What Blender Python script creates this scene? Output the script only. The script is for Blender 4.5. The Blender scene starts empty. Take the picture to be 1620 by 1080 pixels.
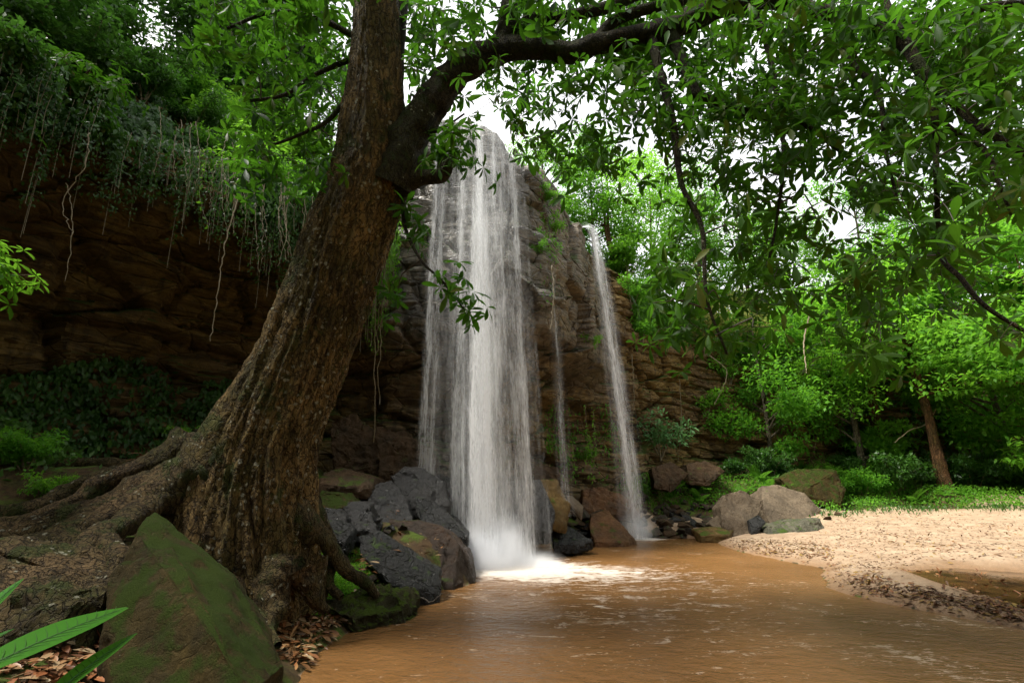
import bpy, bmesh, math, random
import numpy as np
from mathutils import Vector, Matrix, Quaternion, noise as mnoise

R = math.radians
rng = np.random.default_rng(7)
random.seed(7)
S = bpy.context.scene
COL = S.collection

# ------------------------------------------------------------------ camera
F_PX, CAM_Z = 765.0, 1.7
PITCH = math.atan(225 / F_PX)
cam_d = bpy.data.cameras.new('camera'); cam = bpy.data.objects.new('camera', cam_d); COL.objects.link(cam)
cam_d.lens = 17.0; cam_d.sensor_width = 36.0; cam_d.clip_end = 2000; cam_d.clip_start = .05
cam.location = (0, 0, CAM_Z); cam.rotation_euler = (R(90) + PITCH, 0, 0)
S.camera = cam
# ------------------------------------------------------------------ light
SUN_EL, SUN_AZ = 60.0, -108.0          # azimuth clockwise from +Y (ahead of the camera), to the right
w = bpy.data.worlds.new('World'); S.world = w; w.use_nodes = True
wt = w.node_tree; bg = wt.nodes['Background']
sky = wt.nodes.new('ShaderNodeTexSky'); sky.sky_type = 'NISHITA'; sky.sun_disc = False
sky.sun_elevation = R(SUN_EL); sky.sun_rotation = R(SUN_AZ); sky.air_density = 1.0; sky.dust_density = 6.0; sky.ozone_density = .6
wn = wt.nodes.new('ShaderNodeTexNoise'); wn.inputs['Scale'].default_value = 2.2; wn.inputs['Detail'].default_value = 6
wtc = wt.nodes.new('ShaderNodeTexCoord'); wt.links.new(wtc.outputs['Generated'], wn.inputs['Vector'])
wr = wt.nodes.new('ShaderNodeValToRGB'); wr.color_ramp.elements[0].position = .3; wr.color_ramp.elements[0].color = (3.2, 3.25, 3.35, 1); wr.color_ramp.elements[1].position = .7; wr.color_ramp.elements[1].color = (5.2, 5.1, 5.0, 1)
wt.links.new(wn.outputs['Fac'], wr.inputs['Fac'])
wm = wt.nodes.new('ShaderNodeMix'); wm.data_type = 'RGBA'; wm.inputs[0].default_value = .88
wt.links.new(sky.outputs[0], wm.inputs[6]); wt.links.new(wr.outputs[0], wm.inputs[7]); wt.links.new(wm.outputs[2], bg.inputs[0]); bg.inputs[1].default_value = .15
sl = bpy.data.lights.new('sun', 'SUN'); so = bpy.data.objects.new('sun', sl); COL.objects.link(so)
sl.energy = 4.2; sl.angle = R(16); sl.color = (1, .96, .89)
sd = Vector((math.sin(R(SUN_AZ)) * math.cos(R(SUN_EL)), math.cos(R(SUN_AZ)) * math.cos(R(SUN_EL)), math.sin(R(SUN_EL))))
so.rotation_euler = sd.to_track_quat('Z', 'Y').to_euler(); so.location = sd * 60
vs = S.view_settings; vs.view_transform = 'Standard'; vs.look = 'None'; vs.exposure = 1.42; vs.gamma = 1
S.render.engine = 'CYCLES'
cy = S.cycles; cy.use_denoising = True
try: cy.denoiser = 'OPENIMAGEDENOISE'
except Exception: pass
cy.max_bounces = 6; cy.diffuse_bounces = 2; cy.glossy_bounces = 2; cy.transmission_bounces = 3
cy.transparent_max_bounces = 24; cy.volume_bounces = 2; cy.sample_clamp_indirect = 6
cy.caustics_reflective = cy.caustics_refractive = False
cy.volume_step_rate = 2; cy.volume_max_steps = 64

CP, SP = math.cos(PITCH), math.sin(PITCH)
def at(px, py, Y):
    u, v = (px - 810) / F_PX, (540 - py) / F_PX
    t = Y / (CP - v * SP)
    return np.array([u * t, Y, CAM_Z + t * (SP + v * CP)])
def gpt(px, py, z=0.0):
    u, v = (px - 810) / F_PX, (540 - py) / F_PX
    t = (z - CAM_Z) / (SP + v * CP)
    return np.array([u * t, t * (CP - v * SP), z])
def proj(V):
    V = np.atleast_2d(V); y = V[:, 1]; z = V[:, 2] - CAM_Z
    d = y * CP + z * SP; up = -y * SP + z * CP
    dd = np.where(d > .05, d, np.nan)
    return 810 + F_PX * V[:, 0] / dd, 540 - F_PX * up / dd, d

# ------------------------------------------------------------------ noise (numpy)
def _hash(ix, iy, iz, s):
    n = (ix.astype(np.int64) * 374761393 + iy.astype(np.int64) * 668265263 + iz.astype(np.int64) * 1274126177 + s * 974634777) & 0xFFFFFFFF
    n = ((n ^ (n >> 13)) * 1274126177) & 0xFFFFFFFF
    n = ((n ^ (n >> 16)) * 2246822519) & 0xFFFFFFFF
    return ((n ^ (n >> 15)) & 0xFFFFFF) / float(0xFFFFFF)
def vnoise(p, s=0):
    i = np.floor(p); f = p - i; i = i.astype(np.int64); f = f * f * f * (f * (f * 6 - 15) + 10)
    o = 0
    for dx in (0, 1):
        wx = f[:, 0] if dx else 1 - f[:, 0]
        for dy in (0, 1):
            wy = f[:, 1] if dy else 1 - f[:, 1]
            for dz in (0, 1):
                wz = f[:, 2] if dz else 1 - f[:, 2]
                o = o + wx * wy * wz * _hash(i[:, 0] + dx, i[:, 1] + dy, i[:, 2] + dz, s)
    return o * 2 - 1
def fbm(p, octv=4, s=0, gain=.5):
    a, o, tot = 1.0, 0, 0
    for k in range(octv):
        o = o + a * vnoise(p * (2.03 ** k) + k * 17.3, s + k); tot += a; a *= gain
    return o / tot
def worley(p, s=0):
    i = np.floor(p).astype(np.int64); d1 = np.full(len(p), 9.); d2 = d1.copy(); cid = np.zeros(len(p))
    for dx in (-1, 0, 1):
        for dy in (-1, 0, 1):
            for dz in (-1, 0, 1):
                c = i + np.array([dx, dy, dz])
                q = np.stack([c[:, 0] + _hash(c[:, 0], c[:, 1], c[:, 2], s), c[:, 1] + _hash(c[:, 0], c[:, 1], c[:, 2], s + 1), c[:, 2] + _hash(c[:, 0], c[:, 1], c[:, 2], s + 2)], 1)
                d = np.linalg.norm(q - p, axis=1); m = d < d1
                d2 = np.where(m, d1, np.minimum(d2, d)); d1 = np.where(m, d, d1)
                cid = np.where(m, _hash(c[:, 0], c[:, 1], c[:, 2], s + 5), cid)
    return d1, d2, cid
def sstep(a, b, x):
    t = np.clip((x - a) / (b - a), 0, 1); return t * t * (3 - 2 * t)
def nrm(v): return v / np.maximum(np.linalg.norm(v, axis=-1, keepdims=True), 1e-9)

# ------------------------------------------------------------------ object helpers
def tag(o, label=None, cat=None, group=None, kind=None):
    if label: o['label'] = label
    if cat: o['category'] = cat
    if group: o['group'] = group
    if kind: o['kind'] = kind
    return o
def empty(name, loc=(0, 0, 0), label=None, cat=None, group=None):
    o = bpy.data.objects.new(name, None); COL.objects.link(o); o.location = loc; o.empty_display_size = .2
    return tag(o, label, cat, group)
def np_mesh(name, V, F, mat=None, attrs=None, smooth=True):
    me = bpy.data.meshes.new(name); V = np.ascontiguousarray(V, np.float32); F = np.ascontiguousarray(F, np.int32)
    me.vertices.add(len(V)); me.vertices.foreach_set('co', V.ravel())
    k = F.shape[1]; me.loops.add(F.size); me.loops.foreach_set('vertex_index', F.ravel())
    me.polygons.add(len(F)); me.polygons.foreach_set('loop_start', np.arange(0, F.size, k, dtype=np.int32))
    for a, val in (attrs or {}).items():
        at_ = me.attributes.new(a, 'FLOAT', 'POINT'); at_.data.foreach_set('value', np.ascontiguousarray(val, np.float32))
    me.update(calc_edges=True)
    me.polygons.foreach_set('use_smooth', np.full(len(F), smooth))
    if mat: me.materials.append(mat)
    return me
def obj(name, me, parent=None, loc=None):
    o = bpy.data.objects.new(name, me); COL.objects.link(o)
    if parent: o.parent = parent
    if loc is not None: o.location = loc
    return o
class MB:
    def __init__(s): s.V, s.F, s.A, s.n = [], [], [], 0
    def add(s, V, F, a=None):
        V = np.asarray(V, float); s.V.append(V); s.F.append(np.asarray(F) + s.n); s.n += len(V)
        s.A.append(np.zeros(len(V)) if a is None else np.broadcast_to(a, (len(V),)).astype(float)); return s
    def build(s, name, mat, parent=None, loc=(0, 0, 0), smooth=True, sub=None):
        V = np.concatenate(s.V); V = V - np.asarray(loc if sub is None else sub, float)
        return obj(name, np_mesh(name, V, np.concatenate(s.F), mat, {'rnd': np.concatenate(s.A)}, smooth), parent, loc if parent is None else None)
def copy_tree(o, parent=None):
    c = o.copy(); COL.objects.link(c); c.parent = parent
    for ch in list(o.children): copy_tree(ch, c)
    return c
def catmull(P, n):
    P = np.asarray(P, float); m = len(P); Q = np.vstack([2 * P[0] - P[1], P, 2 * P[-1] - P[-2]])
    t = np.linspace(0, m - 1, n); i = np.minimum(t.astype(int), m - 2); f = (t - i)[:, None]
    a, b, c, d = Q[i], Q[i + 1], Q[i + 2], Q[i + 3]
    return .5 * (2 * b + (c - a) * f + (2 * a - 5 * b + 4 * c - d) * f ** 2 + (3 * b - a - 3 * c + d) * f ** 3)
def tube(pts, rad, sides=8, rough=0.0, seed=0, freq=3.0):
    pts = np.asarray(pts, float); n = len(pts); rad = np.broadcast_to(rad, (n,)).astype(float)
    T = nrm(np.gradient(pts, axis=0)); U = np.zeros_like(T)
    ref = np.array([0, 0, 1.]) if abs(T[0][2]) < .9 else np.array([1., 0, 0])
    U[0] = nrm(np.cross(T[0], ref))
    for i in range(1, n):
        u = U[i - 1] - T[i] * np.dot(U[i - 1], T[i]); U[i] = nrm(u)
    W = np.cross(T, U); a = np.linspace(0, 2 * np.pi, sides, endpoint=False)
    D = U[:, None] * np.cos(a)[None, :, None] + W[:, None] * np.sin(a)[None, :, None]
    V = pts[:, None] + D * rad[:, None, None]
    if rough:
        q = V.reshape(-1, 3); nz = fbm(q * freq, 3, seed).reshape(n, sides, 1)
        V = V + D * nz * rough * rad[:, None, None] * 1.6
    i, j = np.meshgrid(np.arange(n - 1), np.arange(sides), indexing='ij'); j2 = (j + 1) % sides
    Fq = np.stack([i * sides + j, i * sides + j2, (i + 1) * sides + j2, (i + 1) * sides + j], -1).reshape(-1, 4)
    return V.reshape(-1, 3), Fq
def frames(x, up):
    x = nrm(x); z = nrm(up - x * np.sum(up * x, -1, keepdims=True)); y = np.cross(z, x)
    return np.stack([x, y, z], -1)
def scatter(mb, T, pos, Rm, sc, a=None):
    TV, TF = T; n = len(pos); sc = np.broadcast_to(sc, (n,))
    V = np.einsum('nij,kj->nki', Rm, TV) * sc[:, None, None] + pos[:, None]
    Fq = (TF[None] + (np.arange(n) * len(TV))[:, None, None]).reshape(-1, 4)
    a = rng.random(n) if a is None else a
    mb.add(V.reshape(-1, 3), Fq, np.repeat(a, len(TV)))
def leaf_tpl(width=.26, droop=.18, fold=.25, st=((0, .06), (.25, .5), (.6, 1), (.85, .72), (1, .04))):
    V = []
    for x, wd in st:
        h = wd * width / 2; z = -droop * x * x
        V += [(x, -h, z + h * fold), (x, 0, z), (x, h, z + h * fold)]
    Fq = []
    for i in range(len(st) - 1):
        for k in (0, 1):
            a = i * 3 + k; Fq.append((a, a + 3, a + 4, a + 1))
    return np.array(V), np.array(Fq)
LANCE = leaf_tpl(.31, .2, .3)
LONG = leaf_tpl(.17, .22, .35, tuple((x, max(.03, math.sin(math.pi * min(1, x * .9 + .08)) ** .8 * (1.0 if x < .55 else 1.05 - .25 * (x - .55)))) for x in np.linspace(0, 1, 12)))
OVAL = leaf_tpl(.5, .15, .25, ((0, .1), (.35, .95), (.7, .8), (1, .05)))
QUAD = (np.array([(0, 0, 0), (.45, -.24, .05), (1, 0, -.08), (.45, .24, .05)]), np.array([(0, 1, 2, 3)]))
def frond_tpl(n=13, width=.36, droop=.35):
    V, Fq = [], []
    def q(a, b, c, d):
        k = len(V); V.extend([a, b, c, d]); Fq.append((k, k + 1, k + 2, k + 3))
    zz = lambda x: -droop * x * x
    for i in range(n):
        x = .12 + .86 * i / n; L = width * math.sin(math.pi * (.18 + .8 * x)) ** .8 * .62 + .01; h = .42 / n
        for s in (-1, 1):
            q((x, 0, zz(x)), (x + h, s * L * .45, zz(x) + .02), (x + .08, s * L, zz(x) - .05 * L), (x - h * .8, s * L * .45, zz(x) + .02))
    for i in range(4):
        a, b = i / 4, (i + 1) / 4
        q((a, -.006, zz(a)), (b, -.005, zz(b)), (b, .005, zz(b)), (a, .006, zz(a)))
    return np.array(V), np.array(Fq)
FROND = frond_tpl()
def rosettes(mb, pos, axis, size, nl=7, T=LANCE, elev=(-.5, .45), a=None):
    """whorls of leaves: pos (n,3), axis (n,3)"""
    n = len(pos); axis = nrm(np.asarray(axis, float)); size = np.broadcast_to(size, (n,))
    ref = nrm(rng.normal(size=(n, 3))); u = nrm(np.cross(axis, ref)); v = np.cross(axis, u)
    k = np.tile(np.arange(nl), n); idx = np.repeat(np.arange(n), nl)
    ph = k * 2 * np.pi / nl + rng.uniform(-.35, .35, len(k)) + np.repeat(rng.random(n) * 6, nl)
    el = rng.uniform(elev[0], elev[1], len(k))
    d = (u[idx] * np.cos(ph)[:, None] + v[idx] * np.sin(ph)[:, None]) * np.cos(el)[:, None] + axis[idx] * np.sin(el)[:, None]
    d[:, 2] -= .18; d = nrm(d)
    up = axis[idx] * .6 + np.array([0, 0, .9]) + rng.normal(size=(len(k), 3)) * .22
    base = rng.random(n) if a is None else a
    scatter(mb, T, pos[idx] + d * .012, frames(d, up), size[idx] * rng.uniform(.65, 1.12, len(k)), np.clip(base[idx] + rng.uniform(-.2, .2, len(k)), 0, 1))

# ------------------------------------------------------------------ material helpers
def nd(t, typ, ins=None, **at_):
    n = t.nodes.new('ShaderNode' + typ)
    for k, v in at_.items(): setattr(n, k, v)
    for k, v in (ins or {}).items():
        if isinstance(v, bpy.types.NodeSocket): t.links.new(v, n.inputs[k])
        else: n.inputs[k].default_value = v
    return n
def C4(c): return (*c, 1) if len(c) == 3 else c
def mixc(t, fac, a, b, mode='MIX'):
    n = t.nodes.new('ShaderNodeMix'); n.data_type = 'RGBA'; n.blend_type = mode; n.clamp_factor = True
    for i, v in ((0, fac), (6, a), (7, b)):
        if isinstance(v, bpy.types.NodeSocket): t.links.new(v, n.inputs[i])
        else: n.inputs[i].default_value = v if i == 0 else C4(v)
    return n.outputs[2]
def mth(t, op, a, b=None, clamp=False):
    n = t.nodes.new('ShaderNodeMath'); n.operation = op; n.use_clamp = clamp
    for i, v in ((0, a), (1, b)):
        if v is None: continue
        if isinstance(v, bpy.types.NodeSocket): t.links.new(v, n.inputs[i])
        else: n.inputs[i].default_value = v
    return n.outputs[0]
def mrange(t, v, a, b, c=0., d=1., smooth=False):
    n = nd(t, 'MapRange', {0: v, 1: a, 2: b, 3: c, 4: d}); n.clamp = True
    if smooth: n.interpolation_type = 'SMOOTHSTEP'
    return n.outputs[0]
def attr(t, name): return nd(t, 'Attribute', attribute_name=name).outputs['Fac']
def coords(t, scale=(1, 1, 1), kind='Object', rot=(0, 0, 0)):
    tc = nd(t, 'TexCoord'); m = nd(t, 'Mapping', {'Vector': tc.outputs[kind], 'Scale': scale, 'Rotation': rot}); return m.outputs[0]
def wpos(t, scale=(1, 1, 1), rot=(0, 0, 0)):
    g = nd(t, 'NewGeometry'); m = nd(t, 'Mapping', {'Vector': g.outputs['Position'], 'Scale': scale, 'Rotation': rot}); return m.outputs[0]
def noi(t, vec, sc, det=5, rough=.55, dist=0.):
    return nd(t, 'TexNoise', {'Vector': vec, 'Scale': sc, 'Detail': det, 'Roughness': rough, 'Distortion': dist}).outputs['Fac']
def ramp(t, fac, stops):
    n = nd(t, 'ValToRGB', {'Fac': fac}); cr = n.color_ramp
    while len(cr.elements) < len(stops): cr.elements.new(.5)
    for e, (p_, c) in zip(cr.elements, stops): e.position = p_; e.color = C4(c)
    return n.outputs[0]
def new_mat(name):
    m = bpy.data.materials.new(name); m.use_nodes = True; t = m.node_tree
    b = t.nodes['Principled BSDF']; return m, t, b
def lk(t, a, b): t.links.new(a, b)
def bump(t, b, h, dist=.02, strength=1.0, chain=None):
    ins = {'Height': h, 'Distance': dist, 'Strength': strength}
    if chain is not None: ins['Normal'] = chain
    n = nd(t, 'Bump', ins); lk(t, n.outputs[0], b.inputs['Normal']); return n.outputs[0]

def mat_leaf(name, cols, trans, tfac=.35, rough=.45, spec=.4):
    m, t, b = new_mat(name); r_ = attr(t, 'rnd')
    c = ramp(t, r_, [(i / (len(cols) - 1), c_) for i, c_ in enumerate(cols)])
    orn = nd(t, 'ObjectInfo').outputs['Random']; c = mixc(t, mth(t, 'MULTIPLY', orn, .45), c, mixc(t, .5, c, (.12, .14, .015)))
    big = noi(t, wpos(t), .9, 2); c = mixc(t, mrange(t, big, .35, .65), c, mixc(t, .55, c, (cols[0][0] * .6, cols[0][1] * .7, cols[0][2] * .6)))
    lk(t, c, b.inputs['Base Color']); b.inputs['Roughness'].default_value = rough; b.inputs['Specular IOR Level'].default_value = spec * .5
    tr = nd(t, 'BsdfTranslucent', {'Color': mixc(t, r_, trans, tuple(x * .6 for x in trans))})
    mx = nd(t, 'MixShader', {0: tfac, 1: b.outputs[0], 2: tr.outputs[0]})
    lk(t, mx.outputs[0], t.nodes['Material Output'].inputs[0]); return m
M = {}
M['leaf_big'] = mat_leaf('glossy_tree_leaf', [(.014, .045, .007), (.022, .07, .010), (.035, .11, .014), (.05, .14, .016), (.12, .13, .02)], (.13, .38, .02), .32, .5, .3)
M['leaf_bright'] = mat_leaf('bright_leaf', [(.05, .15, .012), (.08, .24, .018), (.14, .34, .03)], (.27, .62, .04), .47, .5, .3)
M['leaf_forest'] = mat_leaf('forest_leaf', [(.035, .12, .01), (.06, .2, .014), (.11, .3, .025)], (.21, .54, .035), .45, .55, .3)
M['leaf_dark'] = mat_leaf('shade_leaf', [(.02, .06, .012), (.035, .1, .018), (.05, .13, .02)], (.1, .28, .03), .3, .4, .5)  # darker leaf copy; the shade is put into its colour
M['leaf_grey'] = mat_leaf('grey_green_leaf', [(.06, .14, .05), (.09, .2, .07), (.12, .25, .09)], (.16, .36, .1), .35, .5, .3)
M['leaf_yellow'] = mat_leaf('yellow_flowering_leaf', [(.09, .15, .03), (.25, .27, .07), (.5, .42, .14)], (.4, .45, .1), .35, .5, .3)
M['fern'] = mat_leaf('fern_frond', [(.04, .14, .015), (.07, .22, .02), (.11, .29, .03)], (.2, .5, .04), .4, .5, .3)
M['fore'] = mat_leaf('foreground_leaf', [(.035, .16, .02), (.045, .19, .025), (.055, .22, .03)], (.14, .5, .05), .35, .35, .4)
M['litter'] = mat_leaf('fallen_leaf', [(.06, .025, .012), (.15, .06, .025), (.28, .10, .04), (.33, .17, .07), (.42, .33, .2)], (.1, .04, .01), .08, .4, .5)
M['litter_sand'] = mat_leaf('fallen_leaf_on_sand', [(.045, .022, .012), (.12, .05, .025), (.22, .09, .04), (.3, .2, .04)], (.1, .04, .01), .05, .6, .3)

def mat_rock(name, c1, c2, moss=.3, wet=0., scale=1., moss_col=(.06, .11, .012), strata=False, crack=.08):
    m, t, b = new_mat(name); P = coords(t, kind='Object')
    n1 = noi(t, P, 1.7 * scale, 8, .62); n2 = noi(t, P, 9 * scale, 8, .68); n3 = noi(t, P, 60 * scale, 4, .7)
    c = mixc(t, mrange(t, n1, .32, .68), c1, c2)
    c = mixc(t, mrange(t, n2, .4, .75), c, mixc(t, .6, c, tuple(x * .3 for x in c2)))
    c = mixc(t, mrange(t, n3, .55, .75, 0, .6 - .35 * wet), c, tuple(min(1, x * 2.2 + .01) for x in c1))
    sp = nd(t, 'TexVoronoi', {'Vector': P, 'Scale': 22 * scale}); spm = mth(t, 'MULTIPLY', mrange(t, sp.outputs['Distance'], .12, .2, 1, 0), mrange(t, n2, .55, .62))
    c = mixc(t, mth(t, 'MULTIPLY', spm, .55 * (1 - .8 * wet)), c, (.30, .31, .22))
    g = nd(t, 'NewGeometry'); nz = nd(t, 'SeparateXYZ', {0: g.outputs['Normal']}).outputs[2]
    mo = mth(t, 'ADD', mth(t, 'MULTIPLY', nz, .3), noi(t, P, 2.6 * scale, 7, .65))
    mm = mrange(t, mo, .95 - moss * .55, 1.08 - moss * .55)
    mc = mixc(t, n3, tuple(x * .5 for x in moss_col), tuple(x * 1.5 for x in moss_col))
    c = mixc(t, mth(t, 'MULTIPLY', mm, .85), c, mc)
    lk(t, c, b.inputs['Base Color'])
    rr = mrange(t, n2, .36, .6, .85 - .78 * wet, .95 - .3 * wet)
    lk(t, mixf(t, mm, rr, .95), b.inputs['Roughness']); b.inputs['Specular IOR Level'].default_value = .12 + .28 * wet ** 3
    vor = nd(t, 'TexVoronoi', {'Vector': nd(t, 'VectorMath', {0: P, 1: nd(t, 'TexNoise', {'Vector': P, 'Scale': 2.}).outputs['Color']}, operation='ADD').outputs[0], 'Scale': 2.5 * scale}, feature='DISTANCE_TO_EDGE')
    h = mth(t, 'ADD', mth(t, 'MULTIPLY', n2, .8), mth(t, 'MULTIPLY', n3, .3))
    h = mth(t, 'ADD', h, mth(t, 'MULTIPLY', mrange(t, vor.outputs['Distance'], 0, .05), crack))
    h = mth(t, 'ADD', h, mth(t, 'MULTIPLY', mm, mth(t, 'MULTIPLY', n3, .8)))
    bump(t, b, h, .07, 1.); return m
def mixf(t, fac, a, b):
    n = t.nodes.new('ShaderNodeMix'); n.data_type = 'FLOAT'
    for i, v in ((0, fac), (2, a), (3, b)):
        if isinstance(v, bpy.types.NodeSocket): t.links.new(v, n.inputs[i])
        else: n.inputs[i].default_value = v
    return n.outputs[0]
M['rock_moss'] = mat_rock('olive_mossy_stone', (.06, .04, .009), (.026, .02, .006), .6, .3, 1.8, (.035, .062, .006), crack=.12)
M['rock_wet'] = mat_rock('wet_dark_stone', (.010, .010, .009), (.022, .020, .017), .15, .95)
M['rock_wrinkle'] = mat_rock('wet_grey_stone', (.02, .02, .018), (.008, .008, .007), .25, .92, 1.4, crack=.55)
M['rock_brown'] = mat_rock('wet_brown_stone', (.045, .02, .006), (.018, .012, .006), .2, .85)
M['rock_orange'] = mat_rock('ochre_stone', (.13, .08, .024), (.06, .04, .015), .35, .4)
M['rock_tan'] = mat_rock('dry_tan_stone', (.17, .13, .085), (.09, .07, .048), .15, .1)
M['rock_rubble'] = mat_rock('mixed_rubble_stone', (.08, .055, .032), (.035, .03, .024), .3, .6, 2.)
M['rock_block'] = mat_rock('tan_block_stone', (.075, .042, .018), (.03, .021, .011), .3, .5)

def mat_cliff():
    m, t, b = new_mat('sandstone_cliff'); P = wpos(t); wet = attr(t, 'wet')
    Ps = wpos(t, (.35, .35, 4.2), (R(4), R(5), 0)); Pv = wpos(t, (2.2, 2.2, .28))
    st = noi(t, Ps, 1.6, 8, .65, .6); big = noi(t, P, .45, 5, .6); fine = noi(t, P, 7, 8, .7); grit = noi(t, P, 45, 3, .7); streak = noi(t, Pv, 1.7, 6, .6)
    dry = ramp(t, st, [(.3, (.035, .024, .009)), (.45, (.12, .078, .024)), (.58, (.24, .16, .055)), (.72, (.075, .05, .018))])
    dry = mixc(t, mrange(t, big, .42, .62), dry, mixc(t, .6, dry, (.13, .085, .05)))
    dry = mixc(t, mrange(t, streak, .52, .68, 0, .75), dry, (.045, .035, .02))
    gry = ramp(t, st, [(.3, (.06, .055, .046)), (.5, (.17, .155, .125)), (.65, (.28, .25, .2)), (.8, (.12, .10, .08))])
    gry = mixc(t, mrange(t, streak, .45, .65, 0, .7), gry, (.05, .05, .048))
    c = mixc(t, mth(t, 'ADD', wet, mth(t, 'MULTIPLY', mth(t, 'SUBTRACT', fine, .5), 1.2), True), dry, gry)
    c = mixc(t, mrange(t, fine, .45, .75, 0, .55), c, (.03, .022, .014))
    g = nd(t, 'NewGeometry'); nz = nd(t, 'SeparateXYZ', {0: g.outputs['Normal']}).outputs[2]
    mo = mth(t, 'ADD', mth(t, 'MULTIPLY', nz, .42), noi(t, P, 1.1, 7, .65))
    mm = mrange(t, mo, .74, .86)
    c = mixc(t, mth(t, 'MULTIPLY', mm, .85), c, mixc(t, grit, (.018, .035, .006), (.07, .12, .018)))
    lk(t, c, b.inputs['Base Color']); lk(t, mixf(t, wet, .85, .33), b.inputs['Roughness']); lk(t, mixf(t, wet, .12, .4), b.inputs['Specular IOR Level'])
    h = mth(t, 'ADD', mth(t, 'MULTIPLY', st, 1.2), mth(t, 'ADD', mth(t, 'MULTIPLY', fine, .8), mth(t, 'MULTIPLY', grit, .15)))
    vc = nd(t, 'TexVoronoi', {'Vector': wpos(t, (.6, .6, 1.5), (R(4), R(5), 0)), 'Scale': 1.5}, feature='DISTANCE_TO_EDGE').outputs['Distance']
    h = mth(t, 'ADD', h, mth(t, 'MULTIPLY', mrange(t, vc, 0, .04), .5))
    bump(t, b, h, .13, 1.); return m
M['cliff'] = mat_cliff()

def mat_bark(name, c1, c2, moss=.3, lichen=.5, sc=1., olive=(.05, .05, .012)):
    m, t, b = new_mat(name); P = coords(t, kind='Object'); Pl = coords(t, (1, 1, .22), 'Object')
    n1 = noi(t, P, 1.4 * sc, 6, .6); fr = noi(t, Pl, 11 * sc, 8, .68, .6); fl = noi(t, P, 30 * sc, 6, .7)
    c = mixc(t, mrange(t, n1, .35, .65), c1, c2)
    c = mixc(t, mrange(t, fr, .5, .34), c, tuple(x * .22 for x in c2))
    c = mixc(t, mrange(t, fl, .5, .75, 0, .7), c, tuple(min(1, x * 1.7 + .015) for x in c1))
    c = mixc(t, mrange(t, noi(t, P, .9 * sc, 5, .7), .42, .58, 0, .65), c, olive)
    c = mixc(t, mrange(t, noi(t, Pl, 3.2 * sc, 8, .75, .8), .53, .6, 0, .7), c, tuple(x * .3 for x in c2))
    pv = nd(t, 'VectorMath', {0: coords(t, (1, 1, .38), 'Object'), 1: nd(t, 'VectorMath', {0: nd(t, 'TexNoise', {'Vector': P, 'Scale': 7., 'Detail': 4.}).outputs['Color'], 1: (.22, .22, .22)}, operation='MULTIPLY').outputs[0]}, operation='ADD').outputs[0]
    pe = mrange(t, nd(t, 'TexVoronoi', {'Vector': pv, 'Scale': 13 * sc}, feature='DISTANCE_TO_EDGE').outputs['Distance'], 0, .11)
    c = mixc(t, mth(t, 'MULTIPLY', mth(t, 'SUBTRACT', 1., pe), .75), c, tuple(x * .2 for x in c2))
    mo = mrange(t, noi(t, P, 1.9 * sc, 8, .68), .68 - moss * .35, .74 - moss * .35)
    c = mixc(t, mth(t, 'MULTIPLY', mo, .75), c, mixc(t, fl, (.012, .02, .006), (.06, .085, .012)))
    vo = nd(t, 'TexVoronoi', {'Vector': nd(t, 'VectorMath', {0: P, 1: nd(t, 'VectorMath', {0: nd(t, 'TexNoise', {'Vector': P, 'Scale': 14.}).outputs['Color'], 1: (.06, .06, .06)}, operation='MULTIPLY').outputs[0]}, operation='ADD').outputs[0], 'Scale': 11 * sc})
    li = mth(t, 'MULTIPLY', mrange(t, mth(t, 'ADD', vo.outputs['Distance'], mth(t, 'MULTIPLY', fl, .5)), .48, .56, 1, 0), mrange(t, noi(t, P, 3.1 * sc, 6, .7), .64 - lichen * .18, .68 - lichen * .18))
    c = mixc(t, mth(t, 'MULTIPLY', li, .8), c, mixc(t, fl, (.24, .24, .16), (.48, .46, .36)))
    lk(t, c, b.inputs['Base Color']); b.inputs['Roughness'].default_value = .75; b.inputs['Specular IOR Level'].default_value = .15
    h = mth(t, 'ADD', mth(t, 'MULTIPLY', fr, 1.3), mth(t, 'ADD', mth(t, 'MULTIPLY', fl, .5), mth(t, 'ADD', mth(t, 'MULTIPLY', li, .12), mth(t, 'MULTIPLY', pe, .55))))
    bump(t, b, h, .09, 1.); return m
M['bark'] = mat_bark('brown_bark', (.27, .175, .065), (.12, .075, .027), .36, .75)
M['root'] = mat_bark('root_bark', (.17, .11, .05), (.075, .05, .022), .42, .5, 1.3)
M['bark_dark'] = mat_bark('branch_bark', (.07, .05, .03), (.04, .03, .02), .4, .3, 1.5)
M['bark_red'] = mat_bark('reddish_bark', (.22, .11, .045), (.11, .06, .03), .1, .2, 1.)
M['bark_grey'] = mat_bark('pale_bark', (.2, .17, .12), (.1, .085, .06), .2, .2, 1.)

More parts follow.
